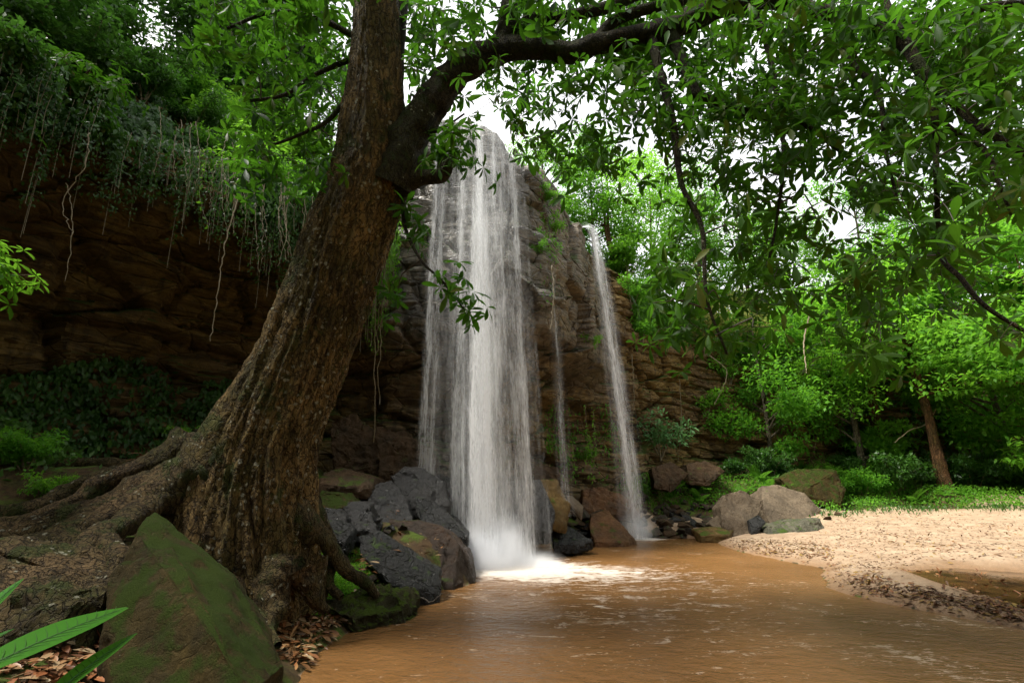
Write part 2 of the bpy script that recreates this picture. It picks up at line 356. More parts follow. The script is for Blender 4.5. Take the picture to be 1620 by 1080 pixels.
def mat_water():
    m, t, b = new_mat('brown_pool_water'); P = wpos(t)
    foam = attr(t, 'foam')
    big = noi(t, P, .5, 4, .55)
    c = mixc(t, mrange(t, big, .35, .65), (.12, .058, .018), (.18, .09, .031))
    Pf = wpos(t, (1., 2.2, 1.), (0, 0, R(-12)))
    fn = noi(t, Pf, 2.3, 9, .72, 1.2); f2 = noi(t, Pf, 9, 6, .7, .8)
    th = mth(t, 'SUBTRACT', .735, mth(t, 'MULTIPLY', foam, .42))
    fm = mrange(t, mth(t, 'SUBTRACT', mth(t, 'ADD', mth(t, 'MULTIPLY', fn, .72), mth(t, 'MULTIPLY', f2, .32)), th), -.02, .1)
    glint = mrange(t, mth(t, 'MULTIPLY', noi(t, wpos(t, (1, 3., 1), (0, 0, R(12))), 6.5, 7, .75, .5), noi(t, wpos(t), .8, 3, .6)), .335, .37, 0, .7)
    c = mixc(t, glint, c, (.42, .33, .24))  # pale glints painted into the water colour
    c = mixc(t, mth(t, 'MULTIPLY', fm, .85), c, (.58, .53, .46))
    lk(t, c, b.inputs['Base Color']); lk(t, mixf(t, fm, .22, .6), b.inputs['Roughness']); b.inputs['Specular IOR Level'].default_value = .4
    b.inputs['IOR'].default_value = 1.33
    r1 = noi(t, wpos(t, (1, 1.6, 1), (0, 0, R(20))), 5.5, 5, .55, .3); r2 = noi(t, P, 22, 4, .6)
    bump(t, b, mth(t, 'ADD', r1, mth(t, 'MULTIPLY', r2, .35)), .05, .9); return m
M['water'] = mat_water()
def mat_fall():
    m, t, b = new_mat('falling_white_water')
    fu, fv, de, sd_ = attr(t, 'fu'), attr(t, 'fv'), attr(t, 'dens'), attr(t, 'seed')
    v1 = nd(t, 'CombineXYZ', {0: fu, 1: mth(t, 'MULTIPLY', fv, .09), 2: sd_}).outputs[0]
    v2 = nd(t, 'CombineXYZ', {0: mth(t, 'MULTIPLY', fu, 4.), 1: mth(t, 'MULTIPLY', fv, .35), 2: mth(t, 'ADD', sd_, 5)}).outputs[0]
    v3 = nd(t, 'CombineXYZ', {0: mth(t, 'MULTIPLY', fu, 16.), 1: mth(t, 'MULTIPLY', fv, 2.6), 2: mth(t, 'ADD', sd_, 9)}).outputs[0]
    a = noi(t, v1, 6, 5, .6); c = noi(t, v2, 5, 5, .65); e = noi(t, v3, 2.2, 4, .7)
    s = mth(t, 'ADD', mth(t, 'MULTIPLY', a, .42), mth(t, 'ADD', mth(t, 'MULTIPLY', c, .30), mth(t, 'MULTIPLY', e, .28)))
    al = mth(t, 'POWER', mrange(t, s, .43, .62, 0, 1), 1.4)
    al = mth(t, 'MULTIPLY', mth(t, 'ADD', mth(t, 'MULTIPLY', al, 1.25), mth(t, 'MULTIPLY', mth(t, 'POWER', de, 2.), .3)), de, True)
    col = (.93, .94, .95)
    df = nd(t, 'BsdfDiffuse', {'Color': C4(col)}); tr = nd(t, 'BsdfTranslucent', {'Color': C4(col)})
    mx = nd(t, 'MixShader', {0: .5, 1: df.outputs[0], 2: tr.outputs[0]})
    tp = nd(t, 'BsdfTransparent'); m2 = nd(t, 'MixShader', {0: al, 1: tp.outputs[0], 2: mx.outputs[0]})
    lk(t, m2.outputs[0], t.nodes['Material Output'].inputs[0]); return m
M['fall'] = mat_fall()
def mat_mist(center, rad, dens):
    m, t, b = new_mat('spray_mist'); t.nodes.remove(b)
    g = nd(t, 'TexCoord').outputs['Object']
    d = nd(t, 'VectorMath', {0: g}, operation='LENGTH').outputs['Value']
    n = noi(t, g, 2.4, 4, .6)
    f = mrange(t, d, 1., .1, 0, 1, True)
    f = mth(t, 'MULTIPLY', mth(t, 'POWER', f, 1.6), mrange(t, n, .25, .7, .25, 1.4))
    v = nd(t, 'VolumePrincipled', {'Color': (.97, .98, 1, 1), 'Density': mth(t, 'MULTIPLY', f, dens), 'Anisotropy': .2})
    lk(t, v.outputs[0], t.nodes['Material Output'].inputs['Volume']); return m
def mat_ground():
    m, t, b = new_mat('forest_soil'); P = wpos(t)
    n1 = noi(t, P, 1.3, 7, .65); n2 = noi(t, P, 14, 6, .7); n3 = noi(t, P, 70, 3, .7); sand = attr(t, 'sand')
    c = ramp(t, n1, [(.3, (.03, .02, .01)), (.5, (.075, .045, .02)), (.7, (.05, .06, .012))])
    c = mixc(t, mrange(t, n2, .45, .7), c, (.025, .016, .009))
    mo = mrange(t, noi(t, P, 1.8, 7, .7), .48, .56); c = mixc(t, mth(t, 'MULTIPLY', mo, .7), c, mixc(t, n3, (.03, .07, .006), (.10, .17, .015)))
    s = ramp(t, noi(t, P, 2.2, 7, .6), [(.3, (.23, .158, .098)), (.5, (.32, .23, .15)), (.7, (.39, .295, .2))])
    s = mixc(t, mrange(t, n2, .5, .72, 0, .5), s, (.30, .19, .10))
    s = mixc(t, mrange(t, n3, .56, .7, 0, .5), s, (.18, .11, .06))
    damp = attr(t, 'damp'); s = mixc(t, mth(t, 'MULTIPLY', damp, .8), s, (.2, .11, .05))
    f = mth(t, 'ADD', sand, mth(t, 'MULTIPLY', mth(t, 'SUBTRACT', n1, .5), .6), True)
    lk(t, mixc(t, mrange(t, f, .35, .65), c, s), b.inputs['Base Color'])
    lk(t, mixf(t, damp, .9, .45), b.inputs['Roughness']); b.inputs['Specular IOR Level'].default_value = .2
    vo = nd(t, 'TexVoronoi', {'Vector': P, 'Scale': 6.5}, feature='SMOOTH_F1')
    h = mth(t, 'ADD', mth(t, 'MULTIPLY', vo.outputs['Distance'], 1.2), mth(t, 'ADD', n2, mth(t, 'MULTIPLY', n3, .3)))
    bump(t, b, h, .06, .9); return m
M['ground'] = mat_ground()
def mat_simple(name, col, rough=.6):
    m, t, b = new_mat(name); n = noi(t, coords(t), 12, 5)
    lk(t, mixc(t, n, tuple(x * .55 for x in col), tuple(min(1, x * 1.4) for x in col)), b.inputs['Base Color']); b.inputs['Roughness'].default_value = rough
    bump(t, b, n, .01, .8); return m
M['vine'] = mat_simple('vine_stem', (.16, .13, .075)); M['twig'] = mat_simple('dark_twig', (.045, .033, .02)); M['straw'] = mat_simple('pale_stem', (.25, .2, .12))
def mat_puddle():
    m, t, b = new_mat('dark_puddle_water'); P = wpos(t); n = noi(t, P, 2., 6, .65)
    lk(t, mixc(t, mrange(t, n, .4, .62), (.035, .02, .01), (.12, .06, .02)), b.inputs['Base Color'])
    b.inputs['Roughness'].default_value = .07; b.inputs['IOR'].default_value = 1.33
    bump(t, b, noi(t, P, 12, 2), .01, .25); return m
M['puddle'] = mat_puddle()
M['rock_hump'] = mat_rock('dark_lichen_stone', (.03, .021, .01), (.012, .010, .006), .3, .1, 1.6, (.03, .045, .008))
M['rock_rust'] = mat_rock('rusty_wet_stone', (.15, .065, .018), (.06, .03, .012), .25, .75)
M['rock_sand'] = mat_rock('grey_green_stone', (.12, .11, .075), (.05, .05, .035), .35, .3)
M['mossy'] = mat_rock('bright_moss', (.05, .045, .015), (.02, .018, .008), .55, .4, 2., (.075, .12, .01), crack=.1)

# ------------------------------------------------------------------ terrain
shore_px = [(400, 1250), (440, 1150), (470, 1080), (500, 1035), (560, 992), (640, 955), (700, 932), (745, 926), (700, 893), (690, 872), (760, 862), (860, 864), (930, 856), (1010, 850), (1140, 851),
            (1140, 862), (1170, 873), (1235, 885), (1290, 898), (1303, 912), (1310, 927), (1345, 940), (1400, 952), (1500, 972), (1620, 994), (1800, 1030)]
SH = np.array([gpt(*p)[:2] for p in shore_px] + [(9, 3), (12, -1), (14, -8), (-1, -8), (-1.2, 0)])
def sdist(X, Y, poly):
    P = np.stack([X, Y], 1); d = np.full(len(P), 1e9); ins = np.zeros(len(P), bool); n = len(poly)
    for i in range(n):
        a, b = poly[i], poly[(i + 1) % n]; e = b - a
        tt = np.clip(((P - a) @ e) / (e @ e + 1e-12), 0, 1); q = a + tt[:, None] * e
        d = np.minimum(d, np.linalg.norm(P - q, axis=1))
        c = ((a[1] > P[:, 1]) != (b[1] > P[:, 1])) & (P[:, 0] < (b[0] - a[0]) * (P[:, 1] - a[1]) / (b[1] - a[1] + 1e-12) + a[0])
        ins ^= c
    return np.where(ins, -d, d)
HC = np.array([(-2.3, 3.2, .45), (-3.4, 3, .62), (-3, 4.5, .55), (-2.4, 5.5, .25), (-2.9, 6.4, .3), (-4.2, 4.4, .8), (-5.2, 5.6, 1.25), (-4.3, 6.4, 1.15), (-6, 7.5, 1.9), (-8, 7, 2.4), (-8, 4, 1.8), (-6, 10, 2.3), (-4.4, 8.2, 1.0), (-3, 8, .5),
               (-3.6, 10, 1.0), (-2.6, 11.5, 1.1), (-1, 13, 1.0), (.8, 13.8, .9), (2.4, 15.8, .9), (-6, 12, 2.4), (3.2, 18.5, .8), (4, 20, 1.6), (5, 21, 2.1), (6, 19, .6), (7.5, 19, .55), (8, 22, 2.0), (11, 23, 2.0), (15, 24.5, 1.9), (10, 19.5, .7), (13, 21, .62),
               (6, 14, .2), (8, 12, .25), (9, 16, .35), (13, 17, .55), (12, 12, .4), (17, 20.8, .6), (18.6, 22.4, 1.4), (20, 22.4, 1.3), (14.5, 22.6, .95), (22, 22, 1.2), (26, 16, 1.), (18, 12, .6), (9, 7, .25), (16, 4, .6), (26, 2, 1.2), (-2, -3, .5), (-5, -5, 1.4), (-9, 0, 1.8), (16, 26.5, 3), (24, 26, 3)])
def terr(X, Y):
    X = np.atleast_1d(np.asarray(X, float)); Y = np.atleast_1d(np.asarray(Y, float))
    d = sdist(X, Y, SH); W = 0; Z = 0
    for x, y, z in HC:
        w_ = 1 / (((X - x) ** 2 + (Y - y) ** 2) ** 1.6 + .02); W = W + w_; Z = Z + w_ * z
    d = d + sstep(2.5, 4, X) * .28 * fbm(np.stack([X * .9, Y * .9, X * 0], 1), 4, 71); H = Z / W; nz = fbm(np.stack([X * .9, Y * .9, X * 0], 1), 4, 3)
    right = sstep(2.5, 5, X)
    k = np.where(right > .5, .45, 1.6)
    rough = np.where(right > .5, .05, .16)
    land = H * (1 - np.exp(-np.maximum(d, 0) * k * 1.6)) + nz * rough * np.clip(d, 0, 1)
    return np.where(d > 0, .005 + land, -.02 + np.maximum(d * .35, -.6)), d
def tz(x, y): return float(terr([x], [y])[0][0])
def axis_pts(segs):
    o = [np.array([segs[0][0]])]
    for a, b, s in segs: o.append(np.linspace(a, b, max(2, int(abs(b - a) / s) + 1))[1:])
    return np.concatenate(o)
gx = axis_pts([(-400, -40, 60), (-40, -10, 2), (-10, -5.5, .2), (-5.5, 0, .06), (0, 14, .09), (14, 27, .2), (27, 45, 1.5), (45, 400, 60)])
gy = axis_pts([(-200, -10, 40), (-10, 1, 1), (1, 8, .07), (8, 18, .09), (18, 28, .16), (28, 40, 1.5), (40, 500, 60)])
GX, GY = np.meshgrid(gx, gy); X, Y = GX.ravel(), GY.ravel()
Z, D = terr(X, Y)
pud = np.array([gpt(*p, .25)[:2] for p in [(1425, 893), (1500, 889), (1620, 896), (1800, 905), (1900, 960), (1700, 958), (1620, 948), (1540, 930), (1480, 912)]])
PD = sdist(X, Y, pud)
sandm = sstep(2.8, 4.2, X) * sstep(0, .05, D) * (1 - sstep(18.8, 19.6, Y - .12 * (X - 6) + .5 * fbm(np.stack([X * .5, Y * .5, X * 0], 1), 3, 9))) * (1 - sstep(22, 26, X))
sandm = np.where((D <= 0), 1., sandm)
lump = fbm(np.stack([X * 3.2, Y * 3.2, X * 0], 1), 3, 31)
Z = Z + np.where((D > .5) & (sandm > .5), lump * .035 * sstep(.5, 2.5, D), 0)
PUDZ = .16
Z = np.where((X > 4) & (D > 0), np.where(PD < 0, PUDZ - .03 - .03 * sstep(0, .5, -PD), np.minimum(Z, PUDZ + .015 + np.maximum(PD, 0) * .25 + .0 * Z)), Z)
Z = np.where((X > 4) & (D > 0) & (PD >= 0) & (D < .9), np.maximum(Z, .005 + .22 * D * np.ones_like(Z)), Z)
def gz(x, y):
    """height of the built ground grid, bilinear"""
    x = np.atleast_1d(x).astype(float); y = np.atleast_1d(y).astype(float)
    i = np.clip(np.searchsorted(gx, x) - 1, 0, len(gx) - 2); j = np.clip(np.searchsorted(gy, y) - 1, 0, len(gy) - 2)
    fx = np.clip((x - gx[i]) / (gx[i + 1] - gx[i]), 0, 1); fy = np.clip((y - gy[j]) / (gy[j + 1] - gy[j]), 0, 1)
    ZZ = Z.reshape(GX.shape)
    return ZZ[j, i] * (1 - fx) * (1 - fy) + ZZ[j, i + 1] * fx * (1 - fy) + ZZ[j + 1, i] * (1 - fx) * fy + ZZ[j + 1, i + 1] * fx * fy
ny, nx = GX.shape; jj, ii = np.meshgrid(np.arange(ny - 1), np.arange(nx - 1), indexing='ij')
Fg = np.stack([jj * nx + ii, jj * nx + ii + 1, (jj + 1) * nx + ii + 1, (jj + 1) * nx + ii], -1).reshape(-1, 4)
fs = sandm[Fg].mean(1); fd = D[Fg].mean(1); isand = (fs > .5) & (X[Fg].mean(1) > 2.8) & (fd > -.25)
damp = np.clip(np.maximum(1 - np.maximum(D, 0) / .6, 1 - np.maximum(PD, 0) / .5), 0, 1) * (sandm > .2)
for nm, sel in (('ground', ~isand), ('sand_bank', isand)):
    Fs = Fg[sel]; used, inv = np.unique(Fs, return_inverse=True)
    me = np_mesh(nm, np.stack([X, Y, Z], 1)[used], inv.reshape(-1, 4), M['ground'], {'sand': sandm[used], 'damp': damp[used]})
    tag(obj(nm, me), kind='structure')
# pool
wx = axis_pts([(-2.6, 5, .06), (5, 14, .2)]); wy = axis_pts([(-8, 3.5, .4), (3.5, 18.5, .06)])
WX, WY = np.meshgrid(wx, wy); a_, b_ = WX.ravel(), WY.ravel(); DW = sdist(a_, b_, SH)
q = np.stack([a_ * 1.6 + b_ * .3, b_ * 2.4, a_ * 0], 1)
r0 = np.hypot(a_ + .1, b_ - 11.6); r1 = np.hypot(a_ - 3.9, (b_ - 17.0))
WZ = .014 * fbm(q, 4, 5) * (1 + 2.5 * np.exp(-(r0 / 1.8) ** 2)) + .012 * np.sin(r0 * 9 + 2 * vnoise(q * .6, 3)) * np.exp(-r0 / 3.)
foam = np.exp(-(r0 / 1.05) ** 2) * 1.2 + .42 * np.exp(-(np.hypot((a_ - 1.0) / 2.4, (b_ - 10.7) / 1.2) ** 2)) + .26 * np.exp(-(np.hypot((a_ - 1.8) / 3.5, (b_ - 8.2) / 3.5) ** 2)) + 1.1 * np.exp(-(np.hypot((a_ - 4.1) / .8, (b_ - 16.7) / .55) ** 2)) + .12
ny, nx = WX.shape; jj, ii = np.meshgrid(np.arange(ny - 1), np.arange(nx - 1), indexing='ij')
Fw = np.stack([jj * nx + ii, jj * nx + ii + 1, (jj + 1) * nx + ii + 1, (jj + 1) * nx + ii], -1).reshape(-1, 4)
Fw = Fw[(DW[Fw].min(1) < .4)]; used, inv = np.unique(Fw, return_inverse=True)
tag(obj('pool_water', np_mesh('pool_water', np.stack([a_, b_, WZ], 1)[used], inv.reshape(-1, 4), M['water'], {'foam': foam[used]})), kind='structure')
# puddle
Pp = catmull(np.vstack([pud, pud[:1]]), 60)[:-1]
bm = bmesh.new(); vs_ = [bm.verts.new((*p, PUDZ - .008)) for p in Pp]; bm.faces.new(vs_)
me = bpy.data.meshes.new('puddle'); bm.to_mesh(me); bm.free(); me.materials.append(M['puddle']); tag(obj('puddle', me), kind='structure')

# ------------------------------------------------------------------ cliff
ST = [(24, -17), (10, -16), (-4, -15), (-9.5, -11), (-9.8, -4), (-9.4, 2.5), (-8.5, 6.6), (-6.9, 9.4), (-4.7, 11.3), (-2.9, 12.3), (-1, 12.55), (.35, 12.8), (1.55, 14.3), (2.5, 16.4), (3.3, 18.3), (5.2, 21.2), (8, 23.6), (12, 25.4), (17, 26.4), (23, 25.8), (30, 22), (35, 14), (37, 0), (33, -13)]
PL = [(-1.2, -.5), (-2.2, 1.), (-2.9, 3.2), (-2.8, 5.), (-1.4, 6.6), (0, 7.9), (-.3, 8.5), (-1.3, 9.8), (-2.8, 11.5), (-5.5, 13.3), (-10, 15.3), (-22, 18)]
PF = [(-1.2, -.5), (-1.7, 1.1), (-2.3, 2.9), (-2.1, 4.), (-1.1, 4.9), (-.05, 5.6), (.12, 7.2), (.08, 9.), (.0, 10.9), (-.12, 12.5), (-.5, 12.75), (-22, 17)]
PF2 = [(-1.4, -.5), (-1.5, 1.1), (-2.0, 2.9), (-1.9, 4.4), (-1., 5.6), (.2, 6.1), (.32, 7.4), (.36, 8.8), (-.12, 9.0), (-.2, 11.7), (-.6, 12.2), (-22, 17)]
PR = [(.5, -.5), (.4, 1.5), (.1, 3.), (-.1, 4.4), (.15, 5.6), (.1, 6.8), (.0, 8.), (-.2, 9.6), (-.5, 11.), (-1.2, 12.), (-3, 12.8), (-22, 17)]
PRb = [(.8, -.5), (.7, 1.8), (.3, 3.), (.2, 4.2), (.4, 5.2), (.1, 6.4), (-.2, 7.4), (-.8, 8.6), (-1.8, 10.), (-3., 11.5), (-5, 12.8), (-22, 17)]
PB = [(a_ * .5, z_ * 1.5) for a_, z_ in PR]; PB[-1] = (-22, 24)  # unseen rear rim, added behind the camera and raised to block light
PF1 = [*PF2[:-4], (-.12, 9.05), (-.2, 11.2), (-.7, 11.6), (-22, 17)]
PROF = [PB, PB, PB, PL, PL, PL, PL, PL, PL, PF, PF, PF1, PF2, PF2, PF2, PR, PR, PRb, PRb, PRb, PRb, PRb, PRb, PRb]
st = np.array(ST, float); prof = np.array(PROF, float)
dens_s = catmull(st, 4000); seg = np.r_[0, np.cumsum(np.linalg.norm(np.diff(dens_s, axis=0), axis=1))]
param = np.linspace(0, len(ST) - 1, 4000)
param_ = param - 3
stepf = np.where((param_ > 2.5) & (param_ < 15.5), np.where((param_ > 5.5) & (param_ < 12.3), .05, .085), .6)
cum = np.r_[0, np.cumsum(np.diff(seg) / stepf[1:])]; NS = int(cum[-1]); sp_ = np.interp(np.linspace(0, cum[-1], NS), cum, param)
pl = np.stack([np.interp(sp_, param, dens_s[:, k]) for k in (0, 1)], 1)
tng = nrm(np.gradient(pl, axis=0)); nout = np.stack([tng[:, 1], -tng[:, 0]], 1)    # toward the pool
tv = np.concatenate([np.linspace(0, 10, 300), 10 + np.linspace(0, 1, 40)[1:] ** 1.5]); NT = len(tv)
def prof_at(s, t):
    i = np.minimum(s.astype(int), len(ST) - 2); f = (s - i); f = f * f * (3 - 2 * f)
    out = []
    for k in (0, 1):
        A = prof[:, :, k]; tt = np.linspace(0, 11, 221); ker = np.hanning(9); ker /= ker.sum(); cols = np.stack([np.convolve(np.pad(np.interp(tt, np.arange(12), A[m]), 4, mode='edge'), ker, 'valid') for m in range(len(ST))])
        ci = np.stack([np.interp(t, tt, cols[m]) for m in range(len(ST))])
        out.append(ci[i] * (1 - f)[:, None] + ci[i + 1] * f[:, None])
    return out
off, cz = prof_at(sp_, tv)
Cx = pl[:, 0][:, None] + nout[:, 0][:, None] * off; Cy = pl[:, 1][:, None] + nout[:, 1][:, None] * off
q = np.stack([Cx.ravel(), Cy.ravel(), cz.ravel()], 1)
sp_ = sp_ - 3
tilt = q[:, 2] + .10 * q[:, 0] - .05 * q[:, 1] + .35 * fbm(q * .35, 3, 2)
lay = tilt / .62; li = np.floor(lay); lf = lay - li
step = _hash(li.astype(np.int64), li.astype(np.int64) * 0, li.astype(np.int64) * 0, 11) - .5
step2 = _hash(li.astype(np.int64) + 1, li.astype(np.int64) * 0, li.astype(np.int64) * 0, 11) - .5
strata = step + (step2 - step) * sstep(.86, 1., lf) - .35 * np.exp(-((lf - .93) / .06) ** 2)
d1, d2, cid = worley(np.stack([q[:, 0] * .55, q[:, 1] * .55, tilt * .75], 1), 4)
d1b, d2b, cidb = worley(np.stack([q[:, 0] * 1.6, q[:, 1] * 1.6, tilt * 2.4], 1), 14)
inrock = np.where(np.tile(tv, NS) < 9.6, 1., .25)
farpart = np.repeat(sstep(11.5, 13, sp_), NT)
amp = (.34 + .08 * farpart)
disp = amp * strata + (.5 - .1 * farpart) * (cid - .5) - .28 * np.exp(-((d2 - d1) / .07) ** 2) + .14 * (1 - .6 * farpart) * (cidb - .5) - .07 * np.exp(-((d2b - d1b) / .08) ** 2) + .22 * fbm(q * .8, 4, 6) + .09 * fbm(q * np.array([2.2, 2.2, 6.]), 4, 8)
lay2 = tilt / .19 + 1.5 * fbm(q * .7, 3, 15); l2 = np.floor(lay2).astype(np.int64); disp += .09 * (_hash(l2, l2 * 0, (q[:, 0] * .4 + q[:, 1] * .4).astype(np.int64), 3) - .5) * sstep(.0, .25, lay2 - l2)
disp *= inrock
zz = q[:, 2].reshape(NS, NT)
lip = np.repeat(sstep(5.6, 6.4, sp_) * (1 - sstep(11.2, 12, sp_)), NT)
lipz = lip * sstep(5.3, 6.2, q[:, 2]); disp *= 1 - .75 * lipz
fd1, fd2, fci = worley(np.stack([q[:, 0] * .45, q[:, 1] * .45, q[:, 2] * .3 + q[:, 0] * .12], 1), 44)
dg_ = q[:, 2] + .45 * q[:, 0]; dgl = dg_ / .5 + .5 * vnoise(q * .6, 9); dgf = dgl - np.floor(dgl)
disp += lipz * (.6 * (fci - .5) - .12 * np.exp(-((fd2 - fd1) / .04) ** 2) + .07 * (dgf - .5) + .05 * fbm(q * 2.5, 4, 19))
nn = np.stack([np.repeat(nout[:, 0], NT), np.repeat(nout[:, 1], NT), np.zeros(NS * NT)], 1)
CV = q + nn * disp[:, None]; CV[:, 2] += .12 * fbm(q * 1.1 + 40, 3, 12) * inrock
ii, jj = np.meshgrid(np.arange(NS - 1), np.arange(NT - 1), indexing='ij')
Fc = np.stack([ii * NT + jj, ii * NT + jj + 1, (ii + 1) * NT + jj + 1, (ii + 1) * NT + jj], -1).reshape(-1, 4)
wetv = np.repeat(sstep(5.3, 6.0, sp_) * (1 - .45 * sstep(8.0, 8.8, sp_) - .55 * sstep(11.3, 12.2, sp_)), NT) * (.25 + .75 * sstep(4.8, 6.2, q[:, 2])) 
wetv = np.maximum(wetv, np.repeat(np.exp(-((sp_ - 7.2) / 1.2) ** 2), NT) * .75)
cme = np_mesh('cliff', CV, Fc, M['cliff'], {'wet': wetv}); cme.set_sharp_from_angle(angle=R(40)); tag(obj('cliff', cme), kind='structure')
CG = CV.reshape(NS, NT, 3); du = np.gradient(CG, axis=0); dv = np.gradient(CG, axis=1)
CN = nrm(-np.cross(dv, du)).reshape(-1, 3)
flip = (np.sum(CN * nn, 1) < 0) & (CN[:, 2] < .3); 
cpx, cpy, cdep = proj(CV)
def cliff_at(px, py, r=14):
    d = np.hypot(cpx - px, cpy - py); m = np.where(d < r)[0]
    if len(m) == 0: m = np.array([np.nanargmin(d)])
    k = m[np.nanargmin(cdep[m])]
    return CV[k].copy(), CN[k].copy()
def plateau(x, y):
    t = (np.tile(tv, NS) > 9.3); c = CV[t]; k = np.argmin((c[:, 0] - x) ** 2 + (c[:, 1] - y) ** 2); return c[k].copy()

# ------------------------------------------------------------------ waterfalls
def sheet(mb, P, u0, u1, seed, dens, W):
    """P(u,v)->(x,y,z); u across (0..1) v down (0..1)"""
    nu, nv = 70, 90; u = np.linspace(u0, u1, nu); v = np.linspace(0, 1, nv); U, V_ = np.meshgrid(u, v, indexing='ij')
    pts = P(U.ravel(), V_.ravel(), seed); de = dens(U.ravel(), V_.ravel())
    edge = sstep(u0, u0 + .03, U.ravel()) * (1 - sstep(u1 - .03, u1, U.ravel()))
    i, j = np.meshgrid(np.arange(nu - 1), np.arange(nv - 1), indexing='ij')
    Fq = np.stack([i * nv + j, i * nv + j + 1, (i + 1) * nv + j + 1, (i + 1) * nv + j], -1).reshape(-1, 4)
    mb.append((pts, Fq, U.ravel() * W, V_.ravel() * 12, de * edge, np.full(len(pts), seed * 3.7)))
def build_sheets(mb, name, parent):
    V, Fq, n = [], [], 0; at_ = {k: [] for k in ('fu', 'fv', 'dens', 'seed')}
    for p_, f, a, b, c, d in mb:
        V.append(p_); Fq.append(f + n); n += len(p_)
        for k, val in zip(('fu', 'fv', 'dens', 'seed'), (a, b, c, d)): at_[k].append(val)
    return obj(name, np_mesh(name, np.concatenate(V), np.concatenate(Fq), M['fall'], {k: np.concatenate(x) for k, x in at_.items()}), parent)
def main_path(u, v, seed):
    z = (12.85 - 1.0 * np.clip(u, 0, 1) ** 3) * (1 - v ** 1.25) + .02
    x = -2.35 + 2.65 * u + .5 * v ** 1.2 * (.3 + .9 * u) + .1 * np.sin(seed * 5 + u * 7) * v
    y = 12.62 - .25 * seed / 5 - .12 - .75 * v ** .8 + .25 * (u > 2) + .12 * np.sin(u * 9 + seed * 2)
    y = y + .30 * sstep(.55, 1.0, u)
    fade = np.clip(v * 12, 0, 1); y = y * fade + (12.95 + .3 * u) * (1 - fade)
    return np.stack([x, y, z], 1)
def G(x, c, s): return np.exp(-((x - c) / s) ** 2)
wf = empty('waterfall', (-.4, 11.8, 0), 'broad white curtain of the main waterfall dropping from the cliff rim into the brown pool', 'waterfall')
def stv(u, k, sd): return .35 + 1.0 * sstep(-.35, .55, vnoise(np.stack([u * k, u * 0 + sd, u * 0], 1), 3))
def d_film(u, v): return stv(u, 16, 1.3) * (.40 + .18 * G(u, .25, .15) + .25 * G(u, .8, .1)) * (.75 + .25 * v) * (.6 + .4 * sstep(.0, .3, v + .3))
def d_mid(u, v): return stv(u + .02 * v, 24, 7.7) * (.16 + .5 * G(u, .52, .12) + .35 * G(u, .12, .05) + .3 * G(u, .32, .05) + .4 * G(u, .72, .07)) * (.8 + .3 * v)
def d_jet(u, v): return (.95 * G(u, .5 + .03 * v, .022 + .075 * v) + .5 * G(u, .44 + .02 * v, .015 + .03 * v) * sstep(.25, .6, v) + .5 * G(u, .58, .012 + .03 * v) * sstep(.1, .5, v) + .6 * G(u, .66, .03 + .02 * v) + .3 * G(u, .38, .025)) * (1.0)
def off_parent(o, p): o.matrix_parent_inverse = Matrix.Translation(-Vector(p.location)); return o
mb = []; sheet(mb, main_path, 0, 1, 0, d_film, 2.75); sheet(mb, main_path, .0, .97, 2, d_film, 2.75); sheet(mb, main_path, -.02, 1.0, 3, d_mid, 2.75)
off_parent(build_sheets(mb, 'water_curtain', wf), wf)
mb = []; sheet(mb, main_path, .3, .85, 4, d_jet, 2.75); sheet(mb, main_path, .3, .85, 5, d_jet, 2.75); sheet(mb, main_path, .3, .85, 6.5, d_jet, 2.75)
off_parent(build_sheets(mb, 'water_jet', wf), wf)
def side_path(u, v, seed):
    z = 11.9 * (1 - v ** 1.2) + .05
    x = 3.1 + .5 * (u - .5) * (1 + 1.1 * v) + .8 * v ** .85
    y = 17.45 - .06 * seed - .95 * v ** .85 + .5 * (u - .5)
    fade = np.clip(v * 14, 0, 1); y = y * fade + 18.0 * (1 - fade); x = x - .1 * (1 - fade)
    return np.stack([x, y, z], 1)
w2 = empty('waterfall', (3.9, 16.9, 0), 'narrow side waterfall falling right of the main curtain onto slanted brown rocks', 'waterfall')
def d_side(u, v): return (.9 * G(u, .45 + .1 * v, .2) + .35 * G(u, .8, .1) + .12) * (1 - .25 * v)
mb = []; sheet(mb, side_path, 0, 1, 1, d_side, .8); sheet(mb, side_path, 0, 1, 4, d_side, .8); sheet(mb, side_path, -.15, 1.15, 7, lambda u, v: .4 * G(u, .5, .4), 1.1)
off_parent(build_sheets(mb, 'water_jet', w2), w2)
def thin_path(u, v, seed):
    z = 11.0 * (1 - v ** 1.2) + .9; x = 1.05 + .12 * (u - .5) * (1 + v) + .1 * v + .25 * v; y = 13.6 - .5 * v + 0 * u
    return np.stack([x, y, z], 1)
w3 = empty('waterfall', (1.2, 13.1, 0), 'thin threadlike trickle falling between the main waterfall and the side waterfall', 'waterfall')
mb = []; sheet(mb, thin_path, 0, 1, 2, lambda u, v: .55 * G(u, .5, .3) * sstep(.25, .5, v), .25)
sheet(mb, thin_path, -.5, 1.6, 5, lambda u, v: .25 * G(u, .5, .7) * sstep(.3, .6, v), .5)
off_parent(build_sheets(mb, 'water_thread', w3), w3)
def mist(parent, c, r, dens, name='spray_mist'):
    bm = bmesh.new(); bmesh.ops.create_icosphere(bm, subdivisions=3, radius=1)
    me = bpy.data.meshes.new(name); bm.to_mesh(me); bm.free(); me.materials.append(mat_mist(c, r, dens))
    o = obj(name, me, parent); o.location = np.array(c) - np.array(parent.location); o.scale = r; return o
mist(wf, (-.1, 11.4, .1), (.75, .8, 1.25), 4.)
mist(wf, (-.7, 11.2, .05), (1.0, .8, .7), 7.)
mist(wf, (-1.0, 11.4, .4), (.9, .8, .6), 4.)
